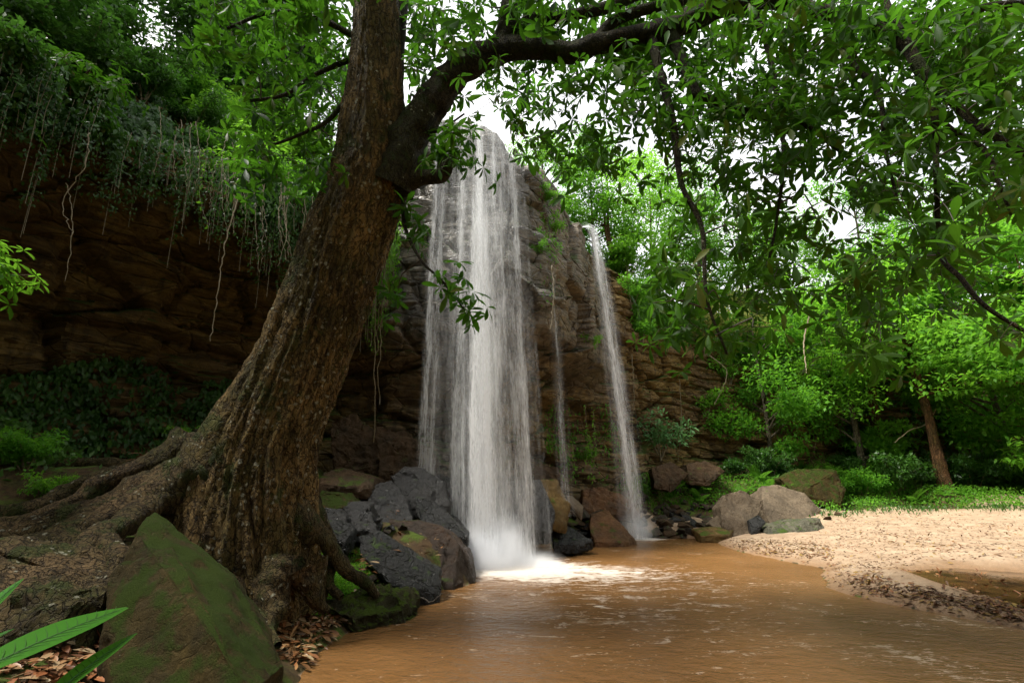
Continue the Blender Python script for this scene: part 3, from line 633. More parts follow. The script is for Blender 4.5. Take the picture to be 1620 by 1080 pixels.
mist(wf, (.5, 11.4, .0), (.9, .8, .4), 4.)
mist(w2, (4.0, 16.6, .3), (.8, .6, .8), 2.5)

# ------------------------------------------------------------------ rocks
def rock_mesh(pts, edge=.065, bev=.05, disp=.035, seed=0, name='boulder', mat=None, freq=2.2, angle=38):
    bm = bmesh.new()
    for p_ in pts: bm.verts.new(p_)
    r = bmesh.ops.convex_hull(bm, input=bm.verts[:])
    bmesh.ops.delete(bm, geom=list({v for v in bm.verts if not v.link_faces}), context='VERTS')
    bmesh.ops.dissolve_limit(bm, angle_limit=R(9), verts=bm.verts[:], edges=bm.edges[:])
    if bev: bmesh.ops.bevel(bm, geom=bm.edges[:], offset=bev, segments=2, profile=.6, affect='EDGES', clamp_overlap=True)
    bmesh.ops.triangulate(bm, faces=bm.faces[:])
    for k in range(7):
        es = [e for e in bm.edges if e.calc_length() > edge]
        if not es or len(bm.faces) > 14000: break
        bmesh.ops.subdivide_edges(bm, edges=es, cuts=1, use_grid_fill=False); bmesh.ops.triangulate(bm, faces=[f for f in bm.faces if len(f.verts) > 3])
    bm.normal_update(); V = np.array([v.co[:] for v in bm.verts]); Nn = np.array([v.normal[:] for v in bm.verts])
    n1 = fbm(V * freq + seed * 3.1, 4, seed); d1, d2, ci = worley(V * freq * .8 + seed, seed)
    lay = V[:, 2] * 5 + V[:, 0] * 1.3 + n1; lam = np.abs(lay - np.round(lay))
    dd = disp * (1.3 * n1 + .7 * (ci - .5) - .12 * np.exp(-((d2 - d1) / .05) ** 2)) + disp * .5 * fbm(V * freq * 4, 5, seed + 5) - disp * .5 * np.abs(fbm(V * freq * 2.2 + 7, 4, seed + 9)) * 2 - disp * .15 * np.exp(-(lam / .08) ** 2)
    V2 = V + Nn * dd[:, None]
    for v, c in zip(bm.verts, V2): v.co = c
    me = bpy.data.meshes.new(name); bm.to_mesh(me); bm.free()
    me.polygons.foreach_set('use_smooth', np.full(len(me.polygons), True))
    try: me.set_sharp_from_angle(angle=R(angle))
    except Exception: pass
    if mat: me.materials.append(mat)
    return me
def rock_px(sil, label, mat, back=1.0, shrink=.8, name='boulder', group=None, extra=(), bh=.85, **kw):
    """sil: outline/ridge points (px,py,Y) of the side one sees; the body goes back from there"""
    P = np.array([at(*p) for p in sil]); c = P.mean(0)
    B = c + (P - c) * np.array([shrink, 1, shrink * .95]) + np.array([0, back, 0]); B[:, 2] = P[:, 2].min() + (B[:, 2] - P[:, 2].min()) * bh
    pts = np.vstack([P, B] + ([np.array([at(*e) for e in extra])] if extra else []))
    lo = pts[:, 2].min(); base = pts[pts[:, 2] < lo + .35 * (pts[:, 2].max() - lo)].copy(); base[:, 2] -= .25; pts = np.vstack([pts, base])
    org = np.array([c[0], c[1] + back / 2, pts[:, 2].min()])
    me = rock_mesh(pts - org, name=name, mat=mat, seed=len(bpy.data.meshes), **kw)
    return tag(obj(name, me, loc=org), label, 'rock', group)
rock_px([(245, 806, 4.5), (215, 835, 4.2), (168, 915, 4.05), (172, 1000, 3.7), (180, 1110, 3.4), (285, 930, 3.75), (300, 985, 3.55), (400, 1095, 3.2), (452, 1050, 4.0), (425, 1000, 4.25), (355, 900, 4.5)],
        'large olive pointed boulder with green moss in front of the leaning trunk', M['rock_moss'], .6, .3, edge=.045, bev=.01, disp=.04, bh=.3, freq=1.8, angle=28)
rock_px([(566, 846, 8.3), (600, 838, 8.6), (655, 872, 8.3), (697, 908, 8.2), (696, 940, 8.0), (640, 930, 7.6), (600, 905, 7.5), (570, 880, 7.8)], 'cracked grey wet slab between the tree roots and the pool', M['rock_wrinkle'], .7, .8, edge=.06, disp=.05)
rock_px([(612, 818, 9.8), (660, 822, 9.8), (700, 832, 9.6), (728, 860, 9.4), (716, 928, 8.9), (752, 915, 9.5), (745, 880, 9.6), (690, 925, 9.0), (625, 870, 9.3)], 'big dark rounded boulder at the left edge of the main splash', M['rock_brown'], 1.3, .85, edge=.07, bev=.06, disp=.04)
rock_px([(640, 738, 11.2), (668, 738, 11.2), (705, 762, 11.2), (712, 800, 11.), (660, 800, 10.6), (632, 780, 10.7), (618, 752, 10.9)], 'angular black wet rock tall beside the left edge of the curtain', M['rock_wet'], 1., .8, disp=.05)
rock_px([(590, 765, 10.6), (620, 758, 10.8), (645, 790, 10.4), (655, 830, 10.1), (610, 832, 9.8), (575, 800, 10.)], 'black wet rock with a rounded knob below the angular rock', M['rock_wet'], .9, .8, disp=.06)
rock_px([(655, 785, 10.6), (690, 790, 10.8), (725, 835, 10.6), (740, 850, 10.4), (680, 835, 10.1), (660, 815, 10.2)], 'sloping wet grey rock under the spray left of the splash', M['rock_wrinkle'], 1., .85, disp=.05)
rock_px([(508, 745, 10.8), (545, 738, 11), (592, 755, 10.8), (590, 768, 10.3), (540, 768, 9.9), (505, 765, 9.9)], 'flat topped brown slab behind the trunk', M['rock_block'], 1.2, .9, disp=.05)
rock_px([(540, 790, 9.4), (585, 795, 9.4), (600, 835, 9.), (560, 838, 8.8), (540, 820, 9.)], 'shiny black lumpy rock above the cracked grey slab', M['rock_wet'], .8, .85, disp=.07)
rock_px([(505, 775, 9.6), (545, 778, 9.7), (555, 800, 9.3), (510, 805, 9.1)], 'low mossy dark rock beside the trunk under the flat slab', M['rock_moss'], .8, .9, disp=.06)
rock_px([(505, 822, 8.6), (535, 820, 8.7), (556, 838, 8.5), (548, 855, 8.2), (508, 850, 8.1)], 'small grey slab touching the right side of the trunk', M['rock_wrinkle'], .5, .9, disp=.04)
rock_px([(500, 800, 9.), (535, 800, 9.1), (545, 822, 8.8), (500, 826, 8.7)], 'ribbed dark rock wedged behind the trunk base', M['rock_wet'], .6, .9, disp=.06)
rock_px([(520, 665, 12.4), (560, 655, 12.6), (610, 690, 12.4), (600, 735, 12.), (530, 735, 12.)], 'leaning brown layered block at the cave foot', M['rock_block'], 1.2, .9, disp=.09)
rock_px([(590, 672, 12.2), (640, 678, 12.4), (685, 720, 12.2), (660, 752, 11.8), (600, 745, 11.8)], 'dark hollowed block at the cave foot beside the curtain', M['rock_block'], 1.2, .9, disp=.09)
rock_px([(700, 752, 12.2), (760, 755, 12.2), (785, 790, 12.), (770, 840, 11.9), (700, 840, 11.8)], 'broad dark rock behind the falling curtain', M['rock_wet'], .9, .9, disp=.06)
rock_px([(772, 760, 12.4), (855, 758, 12.7), (880, 812, 12.4), (868, 842, 12.2), (780, 850, 11.9)], 'dark rock streaming with water at the right of the splash', M['rock_wet'], 1., .85, disp=.04)
rock_px([(850, 758, 13.1), (882, 755, 13.3), (902, 800, 13.1), (895, 828, 12.8), (872, 822, 12.6)], 'squarish orange brown block on the right of the streaming rock', M['rock_orange'], .8, .85, disp=.04)
rock_px([(830, 730, 14.4), (884, 738, 14.3), (890, 765, 14.), (840, 768, 14.)], 'rough brown block behind the orange brown block', M['rock_block'], .8, .9, disp=.08)
rock_px([(895, 783, 14.8), (905, 782, 14.9), (925, 800, 14.8), (920, 812, 14.5), (900, 797, 14.5)], 'small pale slab tilted between the orange block and the slanted rock', M['rock_tan'], .4, .9, disp=.02)
rock_px([(935, 812, 15.6), (960, 806, 15.9), (985, 828, 15.4), (1008, 856, 15.3), (985, 858, 14.6), (940, 856, 14.6), (932, 835, 15.)], 'slanted reddish brown rock dipping into the pool under the side waterfall', M['rock_rust'], 1., .8, disp=.03, bev=.08)
rock_px([(920, 772, 17.2), (950, 768, 17.4), (1005, 790, 17.6), (1010, 815, 17.), (940, 810, 16.6), (920, 800, 16.6)], 'dark brown rock ledge struck by the side waterfall', M['rock_rust'], 1.2, .9, disp=.07)
rock_px([(870, 836, 13.2), (905, 834, 13.4), (938, 852, 13.3), (915, 860, 12.9), (875, 862, 12.6)], 'low mossy grey rock at the water edge right of the splash', M['rock_wrinkle'], .5, .9, disp=.06)
rock_px([(1147, 780, 16.5), (1175, 776, 16.8), (1207, 792, 17.), (1208, 812, 16.8), (1190, 848, 16.), (1145, 845, 16.), (1140, 800, 16.3)], 'tall blocky tan rock at the corner of the sand bank', M['rock_tan'], 1., .85, disp=.05, bev=.03)
rock_px([(1184, 822, 16.), (1200, 813, 16.1), (1212, 826, 16.), (1188, 842, 15.8)], 'small pointed grey stone between the two largest tan rocks', M['rock_wrinkle'], .3, .8, disp=.015, bev=.02)
rock_px([(1122, 828, 16.4), (1140, 812, 16.7), (1155, 826, 16.4), (1148, 848, 16.)], 'small pale triangular rock left of the tall blocky rock', M['rock_tan'], .5, .9, disp=.03)
rock_px([(1205, 768, 18.4), (1232, 766, 18.5), (1275, 780, 18.4), (1306, 812, 18.2), (1290, 835, 17.5), (1220, 838, 17.2), (1207, 800, 17.6)], 'smooth rounded tan boulder with a vertical groove on the sand bank', M['rock_tan'], 1.4, .8, disp=.03, bev=.12)
rock_px([(1215, 832, 15.9), (1250, 820, 16.3), (1300, 818, 16.5), (1309, 838, 16.2), (1290, 852, 15.7), (1235, 848, 15.4), (1213, 842, 15.6)], 'low flat grey green rock on the sand in front of the rounded boulder', M['rock_sand'], .9, .85, disp=.07, bev=.06)
rock_px([(1232, 755, 20.6), (1262, 741, 21.), (1325, 743, 21.2), (1338, 775, 20.8), (1330, 795, 20.4), (1262, 782, 20.)], 'wide mossy brown boulder among the ferns behind the sand bank', M['rock_moss'], 1.6, .85, disp=.06, bev=.05)
rock_px([(1098, 838, 16.2), (1130, 832, 16.4), (1163, 834, 16.2), (1155, 846, 15.7), (1108, 846, 15.6)], 'flat orange topped stone at the far water edge', M['rock_orange'], .5, .9, disp=.03)
rock_px([(1570, 797, 21.), (1610, 789, 21.2), (1680, 792, 21.3), (1690, 812, 20.6), (1575, 810, 20.6)], 'long low brown boulder on the right behind the sand', M['rock_block'], 1.2, .9, disp=.05)
rock_px([(1085, 732, 20.6), (1115, 727, 20.8), (1150, 745, 20.6), (1120, 760, 20.2), (1090, 756, 20.2)], 'brown rounded rock resting against the cliff above the ferns', M['rock_block'], 1., .9, disp=.06)
rock_px([(1030, 740, 19.4), (1060, 730, 19.8), (1092, 748, 19.6), (1060, 768, 19.2), (1035, 762, 19.2)], 'dull brown slab low on the cliff foot right of the side waterfall', M['rock_block'], .8, .9, disp=.06)
rock_px([(1470, 772, 22.8), (1500, 778, 22.8), (1508, 800, 22.2), (1468, 800, 22.2)], 'dark squat stone below the slender tree', M['rock_block'], .8, .9, disp=.06)
# left hump of knobby root wood, close to the camera
rock_px([(-60, 850, 3.9), (60, 848, 4.3), (150, 868, 4.3), (196, 905, 4.1), (150, 985, 3.9), (60, 1010, 3.6), (-60, 1020, 3.4)], 'dark lichen spotted hump of knobby root wood on the left edge', M['root'], .9, .8, edge=.07, disp=.07, bev=.12)
rock_px([(60, 745, 7.2), (150, 740, 7.4), (160, 765, 6.9), (60, 770, 6.8)], 'long grey stone lying behind the upper roots on the left', M['rock_wrinkle'], .6, .9, disp=.04)
rock_px([(500, 955, 6.5), (560, 935, 7.), (610, 925, 7.3), (655, 950, 7.2), (640, 962, 6.9), (560, 975, 6.5)], 'moss covered lumpy rock at the water edge under the roots', M['mossy'], .5, .9, edge=.05, disp=.09, freq=3)

# rubble prototypes, copied
protos = []
for k in range(7):
    p_ = rng.normal(size=(11, 3)); p_ = nrm(p_) * rng.uniform(.7, 1, (11, 1)) * np.array([1, .75, .5])
    protos.append([rock_mesh(p_ * .5, edge=.14, bev=.04, disp=.03, seed=50 + k, name='rubble_stone', mat=m_) for m_ in (M['rock_rubble'], M['rock_wet'], M['rock_block'])])
def stone(x, y, s, kind, label, group, name='rubble_stone', z=None):
    o = bpy.data.objects.new(name, protos[random.randrange(7)][kind]); COL.objects.link(o)
    zz_ = float(gz(x, y)[0]) if z is None else z
    o.location = (x, y, zz_ + s * .08); o.scale = (s, s * random.uniform(.8, 1.2), s * random.uniform(.7, 1.2))
    o.rotation_euler = (random.uniform(-.5, .5), random.uniform(-.5, .5), random.uniform(0, 6.3)); return tag(o, label, 'rock', group)
def stones_px(n, box, smin, smax, kinds, label, group, zoff=0):
    for i in range(n):
        px = random.uniform(box[0], box[2]); py = random.uniform(box[1], box[3]); p_ = ray_ground(px, py)
        if p_ is None: continue
        stone(p_[0], p_[1], random.uniform(smin, smax) * (1.25 if random.random() < .15 else 1), random.choice(kinds), label, group)
def ray_ground(px, py):
    u, v = (px - 810) / F_PX, (540 - py) / F_PX; d = np.array([u, CP - v * SP, SP + v * CP]); t = np.linspace(1.5, 45, 900)
    P = np.array([0, 0, CAM_Z]) + t[:, None] * d; h = gz(P[:, 0], P[:, 1]); k = np.where(P[:, 2] < np.maximum(h, -.01))[0]
    return None if len(k) == 0 else P[k[0]]
stones_px(80, (1010, 800, 1145, 852), .35, .8, (0, 0, 1, 2), 'angular rubble stone in the bank between the side waterfall and the blocky tan rock', 'rubble along the far water edge')
stones_px(34, (865, 765, 950, 850), .4, .9, (0, 1, 1, 2), 'wet rubble stone between the main waterfall and the side waterfall', 'rubble between the waterfalls')
stones_px(36, (505, 765, 640, 850), .3, .75, (1, 1, 0), 'wet dark stone in the heap behind the trunk', 'dark stones behind the trunk')
stones_px(26, (505, 830, 640, 925), .15, .35, (1, 0), 'small wet stone between the roots and the cracked grey slab', 'small stones beside the grey slab')
stones_px(14, (1010, 765, 1130, 805), .4, .9, (0, 2), 'brown stone among the ferns under the right cliff', 'stones among the ferns')
for (px, py, s) in ((1295, 812, .35), (1310, 822, .4), (1325, 815, .35)):
    p_ = ray_ground(px, py)
    if p_ is not None: stone(p_[0], p_[1], s, 2, 'small reddish stone at the grass edge right of the rounded boulder', 'small stones at the grass edge')

# ------------------------------------------------------------------ the big leaning tree
tree = empty('leaning_tree', at(430, 960, 6.3), 'huge leaning tree with buttress roots and lichen spotted bark, branches arching over the pool', 'tree')
TL = Vector(tree.location)
def tchild(name, me_or_mb, mat, par=None):
    o = me_or_mb.build(name, mat, tree, sub=(0, 0, 0)) if isinstance(me_or_mb, MB) else obj(name, me_or_mb, tree)
    o.matrix_parent_inverse = Matrix.Translation(-TL); return o
ctr = [(404, 1010, 6.45, 90), (402, 950, 6.4, 88), (397, 900, 6.35, 88), (396, 850, 6.3, 91), (402, 780, 6.3, 89), (422, 700, 6.3, 84), (467, 600, 6.3, 76), (507, 500, 6.25, 73), (543, 400, 6.2, 72), (577, 300, 6.1, 66), (590, 200, 5.95, 56), (594, 100, 5.75, 44), (594, 0, 5.5, 35), (590, -150, 5.2, 32), (585, -330, 5., 26)]
cp = []
for px, py, Yd, hw in ctr:
    p_ = at(px, py, Yd); t_ = Yd / (CP - (540 - py) / F_PX * SP); cp.append([*p_, hw / F_PX * t_])
cp = catmull(cp, 520); NR, NSD = len(cp), 220
TT = nrm(np.gradient(cp[:, :3], axis=0)); th = np.linspace(0, 2 * np.pi, NSD, endpoint=False)
Ux = nrm(np.array([1., 0, 0]) - TT * TT[:, :1]); Wy = np.cross(TT, Ux)     # th=0 -> +x (right); Wy about +y (away)
h = cp[:, 2] - .3
TH, Hh = np.meshgrid(th, h); Rr = np.repeat(cp[:, 3][:, None], NSD, 1)
lob = np.zeros_like(TH)
for a0, wd, am, dec in ((R(186), .5, 1.75, 1.05), (R(215), .3, .5, .9), (R(245), .22, .42, .55), (R(275), .20, .34, .7), (R(305), .2, .42, .6), (R(335), .2, .25, .9), (R(15), .3, .35, .8), (R(80), .5, .5, 1.), (R(130), .4, .5, 1.)):
    dth = np.angle(np.exp(1j * (TH - a0))); lob += am * np.exp(-(dth / wd) ** 2) * np.exp(-np.maximum(Hh, .15) / dec)
cs, sn = np.cos(TH), np.sin(TH)
tw = TH + .15 * Hh
flt = fbm(np.stack([np.cos(tw).ravel() * 1.9, np.sin(tw).ravel() * 1.9, Hh.ravel() * .28], 1), 3, 21).reshape(TH.shape)
bk = fbm(np.stack([np.cos(tw).ravel() * 9, np.sin(tw).ravel() * 9, Hh.ravel() * 1.5], 1), 4, 22).reshape(TH.shape)
bk2 = fbm(np.stack([np.cos(tw).ravel() * 22, np.sin(tw).ravel() * 22, Hh.ravel() * 7], 1), 3, 23).reshape(TH.shape)
groove = -.16 * np.exp(-((flt - .0) / .06) ** 2) * np.exp(-np.maximum(Hh, 0) / 4)
RR = Rr * (.90 + lob * .8 + (.11 + .13 * np.exp(-np.maximum(Hh, 0) / 1.5)) * flt + groove * .6 + .085 * bk + .05 * bk2)
TV = cp[:, None, :3] + (Ux[:, None] * cs[..., None] + Wy[:, None] * sn[..., None]) * RR[..., None]
i, j = np.meshgrid(np.arange(NR - 1), np.arange(NSD), indexing='ij'); j2 = (j + 1) % NSD
Ft = np.stack([i * NSD + j, i * NSD + j2, (i + 1) * NSD + j2, (i + 1) * NSD + j], -1).reshape(-1, 4)
tchild('trunk', np_mesh('trunk', TV.reshape(-1, 3), Ft, M['bark']), None)
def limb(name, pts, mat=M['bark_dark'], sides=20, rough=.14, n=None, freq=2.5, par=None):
    """pts (px,py,Y,halfwidth px)"""
    P = []
    for px, py, Yd, hw in pts:
        t_ = Yd / (CP - (540 - py) / F_PX * SP); P.append([*at(px, py, Yd), hw / F_PX * t_])
    P = catmull(P, n or max(12, len(P) * 12)); V, Fq = tube(P[:, :3], P[:, 3], sides, rough, len(P), freq)
    mb = MB(); mb.add(V, Fq); return tchild(name, mb, mat), P
LIMBS = []
def L(pts, **k):
    o, P = limb('branch', pts, **k); LIMBS.append(P); return o
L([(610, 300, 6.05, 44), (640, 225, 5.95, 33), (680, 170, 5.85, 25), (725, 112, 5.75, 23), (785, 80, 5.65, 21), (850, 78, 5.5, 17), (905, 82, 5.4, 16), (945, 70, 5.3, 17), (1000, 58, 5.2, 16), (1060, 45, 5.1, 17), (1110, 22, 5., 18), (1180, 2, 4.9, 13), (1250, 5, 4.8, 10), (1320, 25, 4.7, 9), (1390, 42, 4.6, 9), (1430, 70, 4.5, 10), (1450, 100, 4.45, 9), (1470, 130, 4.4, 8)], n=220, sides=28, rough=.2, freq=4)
L([(790, 80, 5.65, 18), (803, 30, 5.6, 14), (806, -40, 5.5, 12), (800, -200, 5.3, 9)])
L([(805, 65, 5.65, 12), (840, 35, 5.6, 11), (900, 25, 5.6, 9), (960, 12, 5.6, 9), (1040, -20, 5.5, 8)])
L([(940, 72, 5.35, 10), (965, 40, 5.3, 9), (1010, 18, 5.2, 9), (1080, 0, 5.1, 8), (1160, -40, 5., 7)])
L([(1060, 50, 5.1, 10), (1085, 110, 5.1, 8), (1105, 150, 5.1, 8), (1160, 172, 5.1, 7), (1210, 185, 5., 6), (1260, 190, 4.9, 4), (1330, 240, 4.8, 3)])
L([(1030, 60, 5.15, 8), (1048, 130, 5.0, 6), (1065, 195, 4.9, 6), (1078, 290, 4.8, 4), (1110, 360, 4.7, 4), (1118, 470, 4.6, 2.5), (1150, 560, 4.5, 2)])
L([(1475, 125, 4.4, 8), (1480, 200, 4.4, 5), (1482, 300, 4.3, 4), (1488, 400, 4.3, 4), (1520, 440, 4.2, 4), (1560, 485, 4.1, 3.5), (1640, 535, 4., 3)])
L([(1470, 128, 4.4, 7), (1510, 165, 4.3, 6), (1560, 208, 4.2, 6), (1625, 245, 4.1, 5)])
L([(1478, 185, 4.4, 5), (1520, 215, 4.35, 4), (1560, 240, 4.3, 4), (1580, 290, 4.2, 3), (1600, 340, 4.2, 2)])
L([(1430, 45, 4.6, 7), (1500, 30, 4.5, 6), (1570, 10, 4.4, 6), (1660, 8, 4.3, 6)])
L([(1425, 50, 4.6, 6), (1405, 10, 4.7, 5), (1390, -40, 4.7, 5)])
L([(612, 215, 6.15, 18), (622, 150, 6.2, 14), (628, 60, 6.2, 13), (632, -40, 6.2, 15), (640, -160, 6.1, 12)])
L([(560, 92, 5.75, 5), (500, 118, 5.7, 3.5), (450, 150, 5.6, 3), (395, 160, 5.5, 2)])
L([(565, 60, 5.6, 6), (500, 28, 5.5, 4), (430, 20, 5.4, 3), (360, 45, 5.2, 2)])
L([(560, 140, 5.9, 5), (520, 190, 5.8, 3.5), (470, 215, 5.6, 2.5), (430, 230, 5.5, 2)])
L([(632, 290, 6., 20), (665, 281, 5.9, 13), (695, 278, 5.8, 12), (706, 262, 5.75, 11), (712, 250, 5.75, 5)], rough=.25)
L([(640, 300, 6., 5), (640, 355, 5.85, 3), (665, 410, 5.75, 2.2), (700, 445, 5.7, 1.8), (735, 490, 5.6, 1.2)])
L([(655, 225, 5.95, 4), (705, 200, 5.8, 2), (735, 180, 5.7, 1.5)])
L([(1180, 5, 4.9, 8), (1210, 60, 4.9, 5), (1225, 130, 4.9, 4), (1240, 240, 4.85, 3), (1230, 340, 4.8, 2.5), (1215, 420, 4.8, 2)])
L([(1320, 28, 4.7, 6), (1345, 90, 4.7, 5), (1390, 150, 4.7, 4), (1400, 230, 4.7, 3), (1420, 320, 4.6, 2)])
mask = ["000000555500998888888888888888",
        "000000555500663776778888888888",
        "000000054500546778888889999999",
        "000000044400422356788899999999",
        "000000033300320013677799999999",
        "000000022200210000467777888888",
        "000000011100100000057777777777",
        "000000000000000000079998666666",
        "000000000000000000078864431244",
        "000000000000000000079632320001",
        "000000000000000000045201341000"]
att = []
for r_, row in enumerate(mask):
    for c_, ch in enumerate(row):
        k = int(ch); nat = rng.poisson(k * (1.55 if r_ < 5 else .95))
        for _ in range(nat):
            px = (c_ + rng.random()) * 54; py = (r_ + rng.random()) * 54
            if 1040 > px > 860 and 120 < py < 235 and rng.random() < .4: continue
            if 865 < px < 905 and 125 < py < 215: continue
            if px > 700 and py > 90:
                cn = mnoise.noise((px / 95, py / 75, 3.3)) + .35 * mnoise.noise((px / 40, py / 35, 8.))
                if cn < (-.16 if py < 260 else -.02) and rng.random() < .75: continue
            base = np.interp(px, [350, 600, 900, 1200, 1620], [5.4, 6, 5.4, 4.9, 4.2]); Yd = base + rng.normal() * .5 + rng.random() ** 2 * 1.6
            att.append(at(px, py, max(2.9, Yd)))
for _ in range(420):
    px = rng.uniform(300, 1900); py = rng.uniform(-420, -10); att.append(at(px, py, rng.uniform(3.2, 6.5)))  # foliage above the frame, added to block sky light
for _ in range(160): att.append(at(rng.uniform(60, 620), rng.uniform(-400, -40), rng.uniform(4., 7.)))  # more unseen foliage at upper left, added to shade the trunk side
for _ in range(560): att.append(np.array([rng.uniform(-5, 7), rng.uniform(-3.5, 3.6), rng.uniform(6.2, 9.5)]))  # unseen canopy over the camera, added for shade
for _ in range(16): att.append(at(rng.uniform(800, 900), rng.uniform(150, 260), rng.uniform(5., 6.)))
for px, py, Yd in ((735, 440, 5.65), (712, 450, 5.7), (725, 478, 5.6), (742, 490, 5.6), (700, 438, 5.7), (745, 505, 5.6), (628, 475, 6.2), (655, 370, 5.9), (640, 330, 5.9), (668, 395, 5.8), (705, 245, 5.8), (720, 255, 5.7), (690, 262, 5.9), (650, 340, 5.9), (660, 355, 5.8), (700, 240, 5.8)): att.append(at(px, py, Yd))
att = np.array(att)
nodes = [P[k, :3] for P in LIMBS for k in range(0, len(P), 3)]
nodes_np = np.array(nodes); nrad = np.array([P[k, 3] for P in LIMBS for k in range(0, len(P), 3)])
d0 = np.array([np.min(np.sum((nodes_np - a) ** 2, 1)) for a in att]); order = np.argsort(d0)
twigs = [[], [], []]; tips = []; alltw = []
cap = np.zeros((len(nodes_np) + len(att) * 6, 3)); cap[:len(nodes_np)] = nodes_np; cr_ = np.full(len(cap), .02); cr_[:len(nodes_np)] = nrad; nn_ = len(nodes_np)
for k in order:
    a = att[k]; d = np.linalg.norm(cap[:nn_] - a, axis=1) + .25 * np.maximum(0, a[2] - cap[:nn_, 2]); m_ = int(np.argmin(d)); b = cap[m_]; Ld = np.linalg.norm(a - b)
    if Ld < .05: tips.append((a, np.array([0, 0, -1.]))); continue
    mid = (a + b) / 2 + rng.normal(size=3) * .13 * Ld + np.array([0, 0, .14 * Ld])
    mid2 = b * .25 + a * .75 + rng.normal(size=3) * .1 * Ld + np.array([0, 0, .05 * Ld])
    r0_ = min(cr_[m_] * .7, .006 + .011 * Ld); pts = catmull([b, mid, mid2, a], 7)
    twigs[0 if a[0] < -.3 else (1 if a[0] < 2.2 else 2)].append((pts, np.linspace(r0_, .0035, 7)))
    alltw.append((r0_ * Ld / max(1., np.linalg.norm(a)) * (1 if 0 < proj(a)[1][0] < 700 else .1), pts, np.linspace(r0_, .0035, 7)))
    cap[nn_:nn_ + 5] = pts[2:]; cr_[nn_:nn_ + 5] = np.linspace(r0_, .005, 7)[2:]; nn_ += 5
    tips.append((a, nrm(pts[-1] - pts[-2])))
    if Ld > .55:
        for q_ in (3, 4, 5):
            if rng.random() < .5: tips.append((pts[q_] + rng.normal(size=3) * .06, nrm(rng.normal(size=3) + np.array([0, 0, -.3]))))
tp = np.array([t_[0] for t_ in tips]); ta = np.array([t_[1] for t_ in tips])
# second, third whorl around each tip
ex = []; exa = []
for rep in range(2):
    m_ = rng.random(len(tp)) < (.8, .6)[rep]; o_ = rng.normal(size=(m_.sum(), 3)) * .17; ex.append(tp[m_] + o_); exa.append(nrm(o_ + ta[m_] * .1))
tp = np.vstack([tp] + ex); ta = np.vstack([ta] + exa)
zone = np.where(tp[:, 0] < -.3, 0, np.where(tp[:, 0] < 2.2, 1, 2))
alltw.sort(key=lambda e: -e[0])
for _, pts, rr_ in alltw[:100]:
    mb = MB(); mb.add(*tube(pts, rr_, 6)); tchild('twig', mb, M['twig'])
mb = MB()
for _, pts, rr_ in alltw[100:]: mb.add(*tube(pts, rr_, 5))
tag(tchild('twigs', mb, M['twig']), kind='stuff')
for zi in range(3):
    mb = MB(); s_ = zone == zi; rosettes(mb, tp[s_], ta[s_] + np.array([0, 0, .35]), np.where(rng.random(s_.sum()) < .2, rng.uniform(.09, .16, s_.sum()), rng.uniform(.16, (.25, .25, .23)[zi], s_.sum())), 7)
    tchild('foliage', mb, M['leaf_big'])
print('rosettes', len(tp))
# roots
def root(pts, sides=18, rough=.3, mat=M['root']):
    o, P = limb('root', pts, mat, sides, rough, freq=5., n=len(pts) * 16); return o
root([(400, 700, 6.5, 50), (350, 735, 6.25, 60), (290, 765, 6., 50), (225, 785, 5.8, 34), (150, 815, 5.5, 30), (70, 842, 5.2, 28), (0, 858, 5., 28), (-110, 880, 4.6, 26)])
root([(330, 720, 6.5, 45), (270, 742, 6.6, 24), (190, 752, 6.6, 17), (120, 772, 6.4, 15), (60, 800, 6.1, 13), (-10, 815, 5.9, 13), (-90, 830, 5.7, 12)])
root([(280, 775, 5.85, 30), (210, 800, 5.5, 26), (150, 830, 5.2, 26), (110, 862, 4.9, 26), (90, 905, 4.6, 22), (105, 950, 4.3, 15), (100, 1000, 4.1, 10)])
root([(190, 800, 5.5, 22), (120, 838, 5.1, 26), (55, 870, 4.7, 30), (-10, 890, 4.4, 30), (-100, 920, 4.1, 28)])
root([(150, 850, 4.95, 24), (175, 868, 4.6, 20), (185, 885, 4.4, 16), (170, 930, 4.2, 10)])
root([(300, 700, 6.5, 30), (240, 738, 6.2, 22), (170, 762, 5.9, 18), (110, 800, 5.6, 16), (50, 822, 5.3, 15), (-30, 838, 5.1, 14)])
root([(260, 790, 5.7, 22), (215, 815, 5.3, 20), (190, 838, 4.95, 19), (150, 850, 4.7, 18), (120, 880, 4.4, 14), (60, 900, 4.2, 12), (20, 940, 4., 9)])
root([(70, 738, 7.3, 9), (160, 733, 7.4, 9), (230, 735, 7.2, 8), (300, 725, 7., 10)])
root([(-30, 830, 6., 8), (30, 790, 6.4, 9), (48, 765, 6.8, 7), (70, 740, 7.2, 6)])
root([(430, 790, 6.35, 30), (468, 825, 6.4, 34), (508, 850, 6.6, 16), (530, 880, 6.7, 12), (552, 905, 6.8, 11), (580, 925, 7., 8), (600, 945, 7.1, 5)])
root([(430, 760, 6.4, 28), (470, 795, 6.55, 26), (508, 832, 6.8, 13), (525, 870, 6.9, 9), (520, 920, 6.7, 8), (540, 945, 6.6, 5)])
root([(440, 900, 6., 40), (432, 950, 5.75, 26), (425, 985, 5.6, 14), (420, 1020, 5.5, 9)])
root([(480, 900, 6., 36), (495, 935, 6., 18), (505, 955, 6.05, 9), (520, 965, 6.1, 5)])
root([(380, 880, 6., 26), (372, 910, 5.8, 16), (385, 950, 5.6, 10), (420, 985, 5.45, 7), (440, 1020, 5.2, 5)])

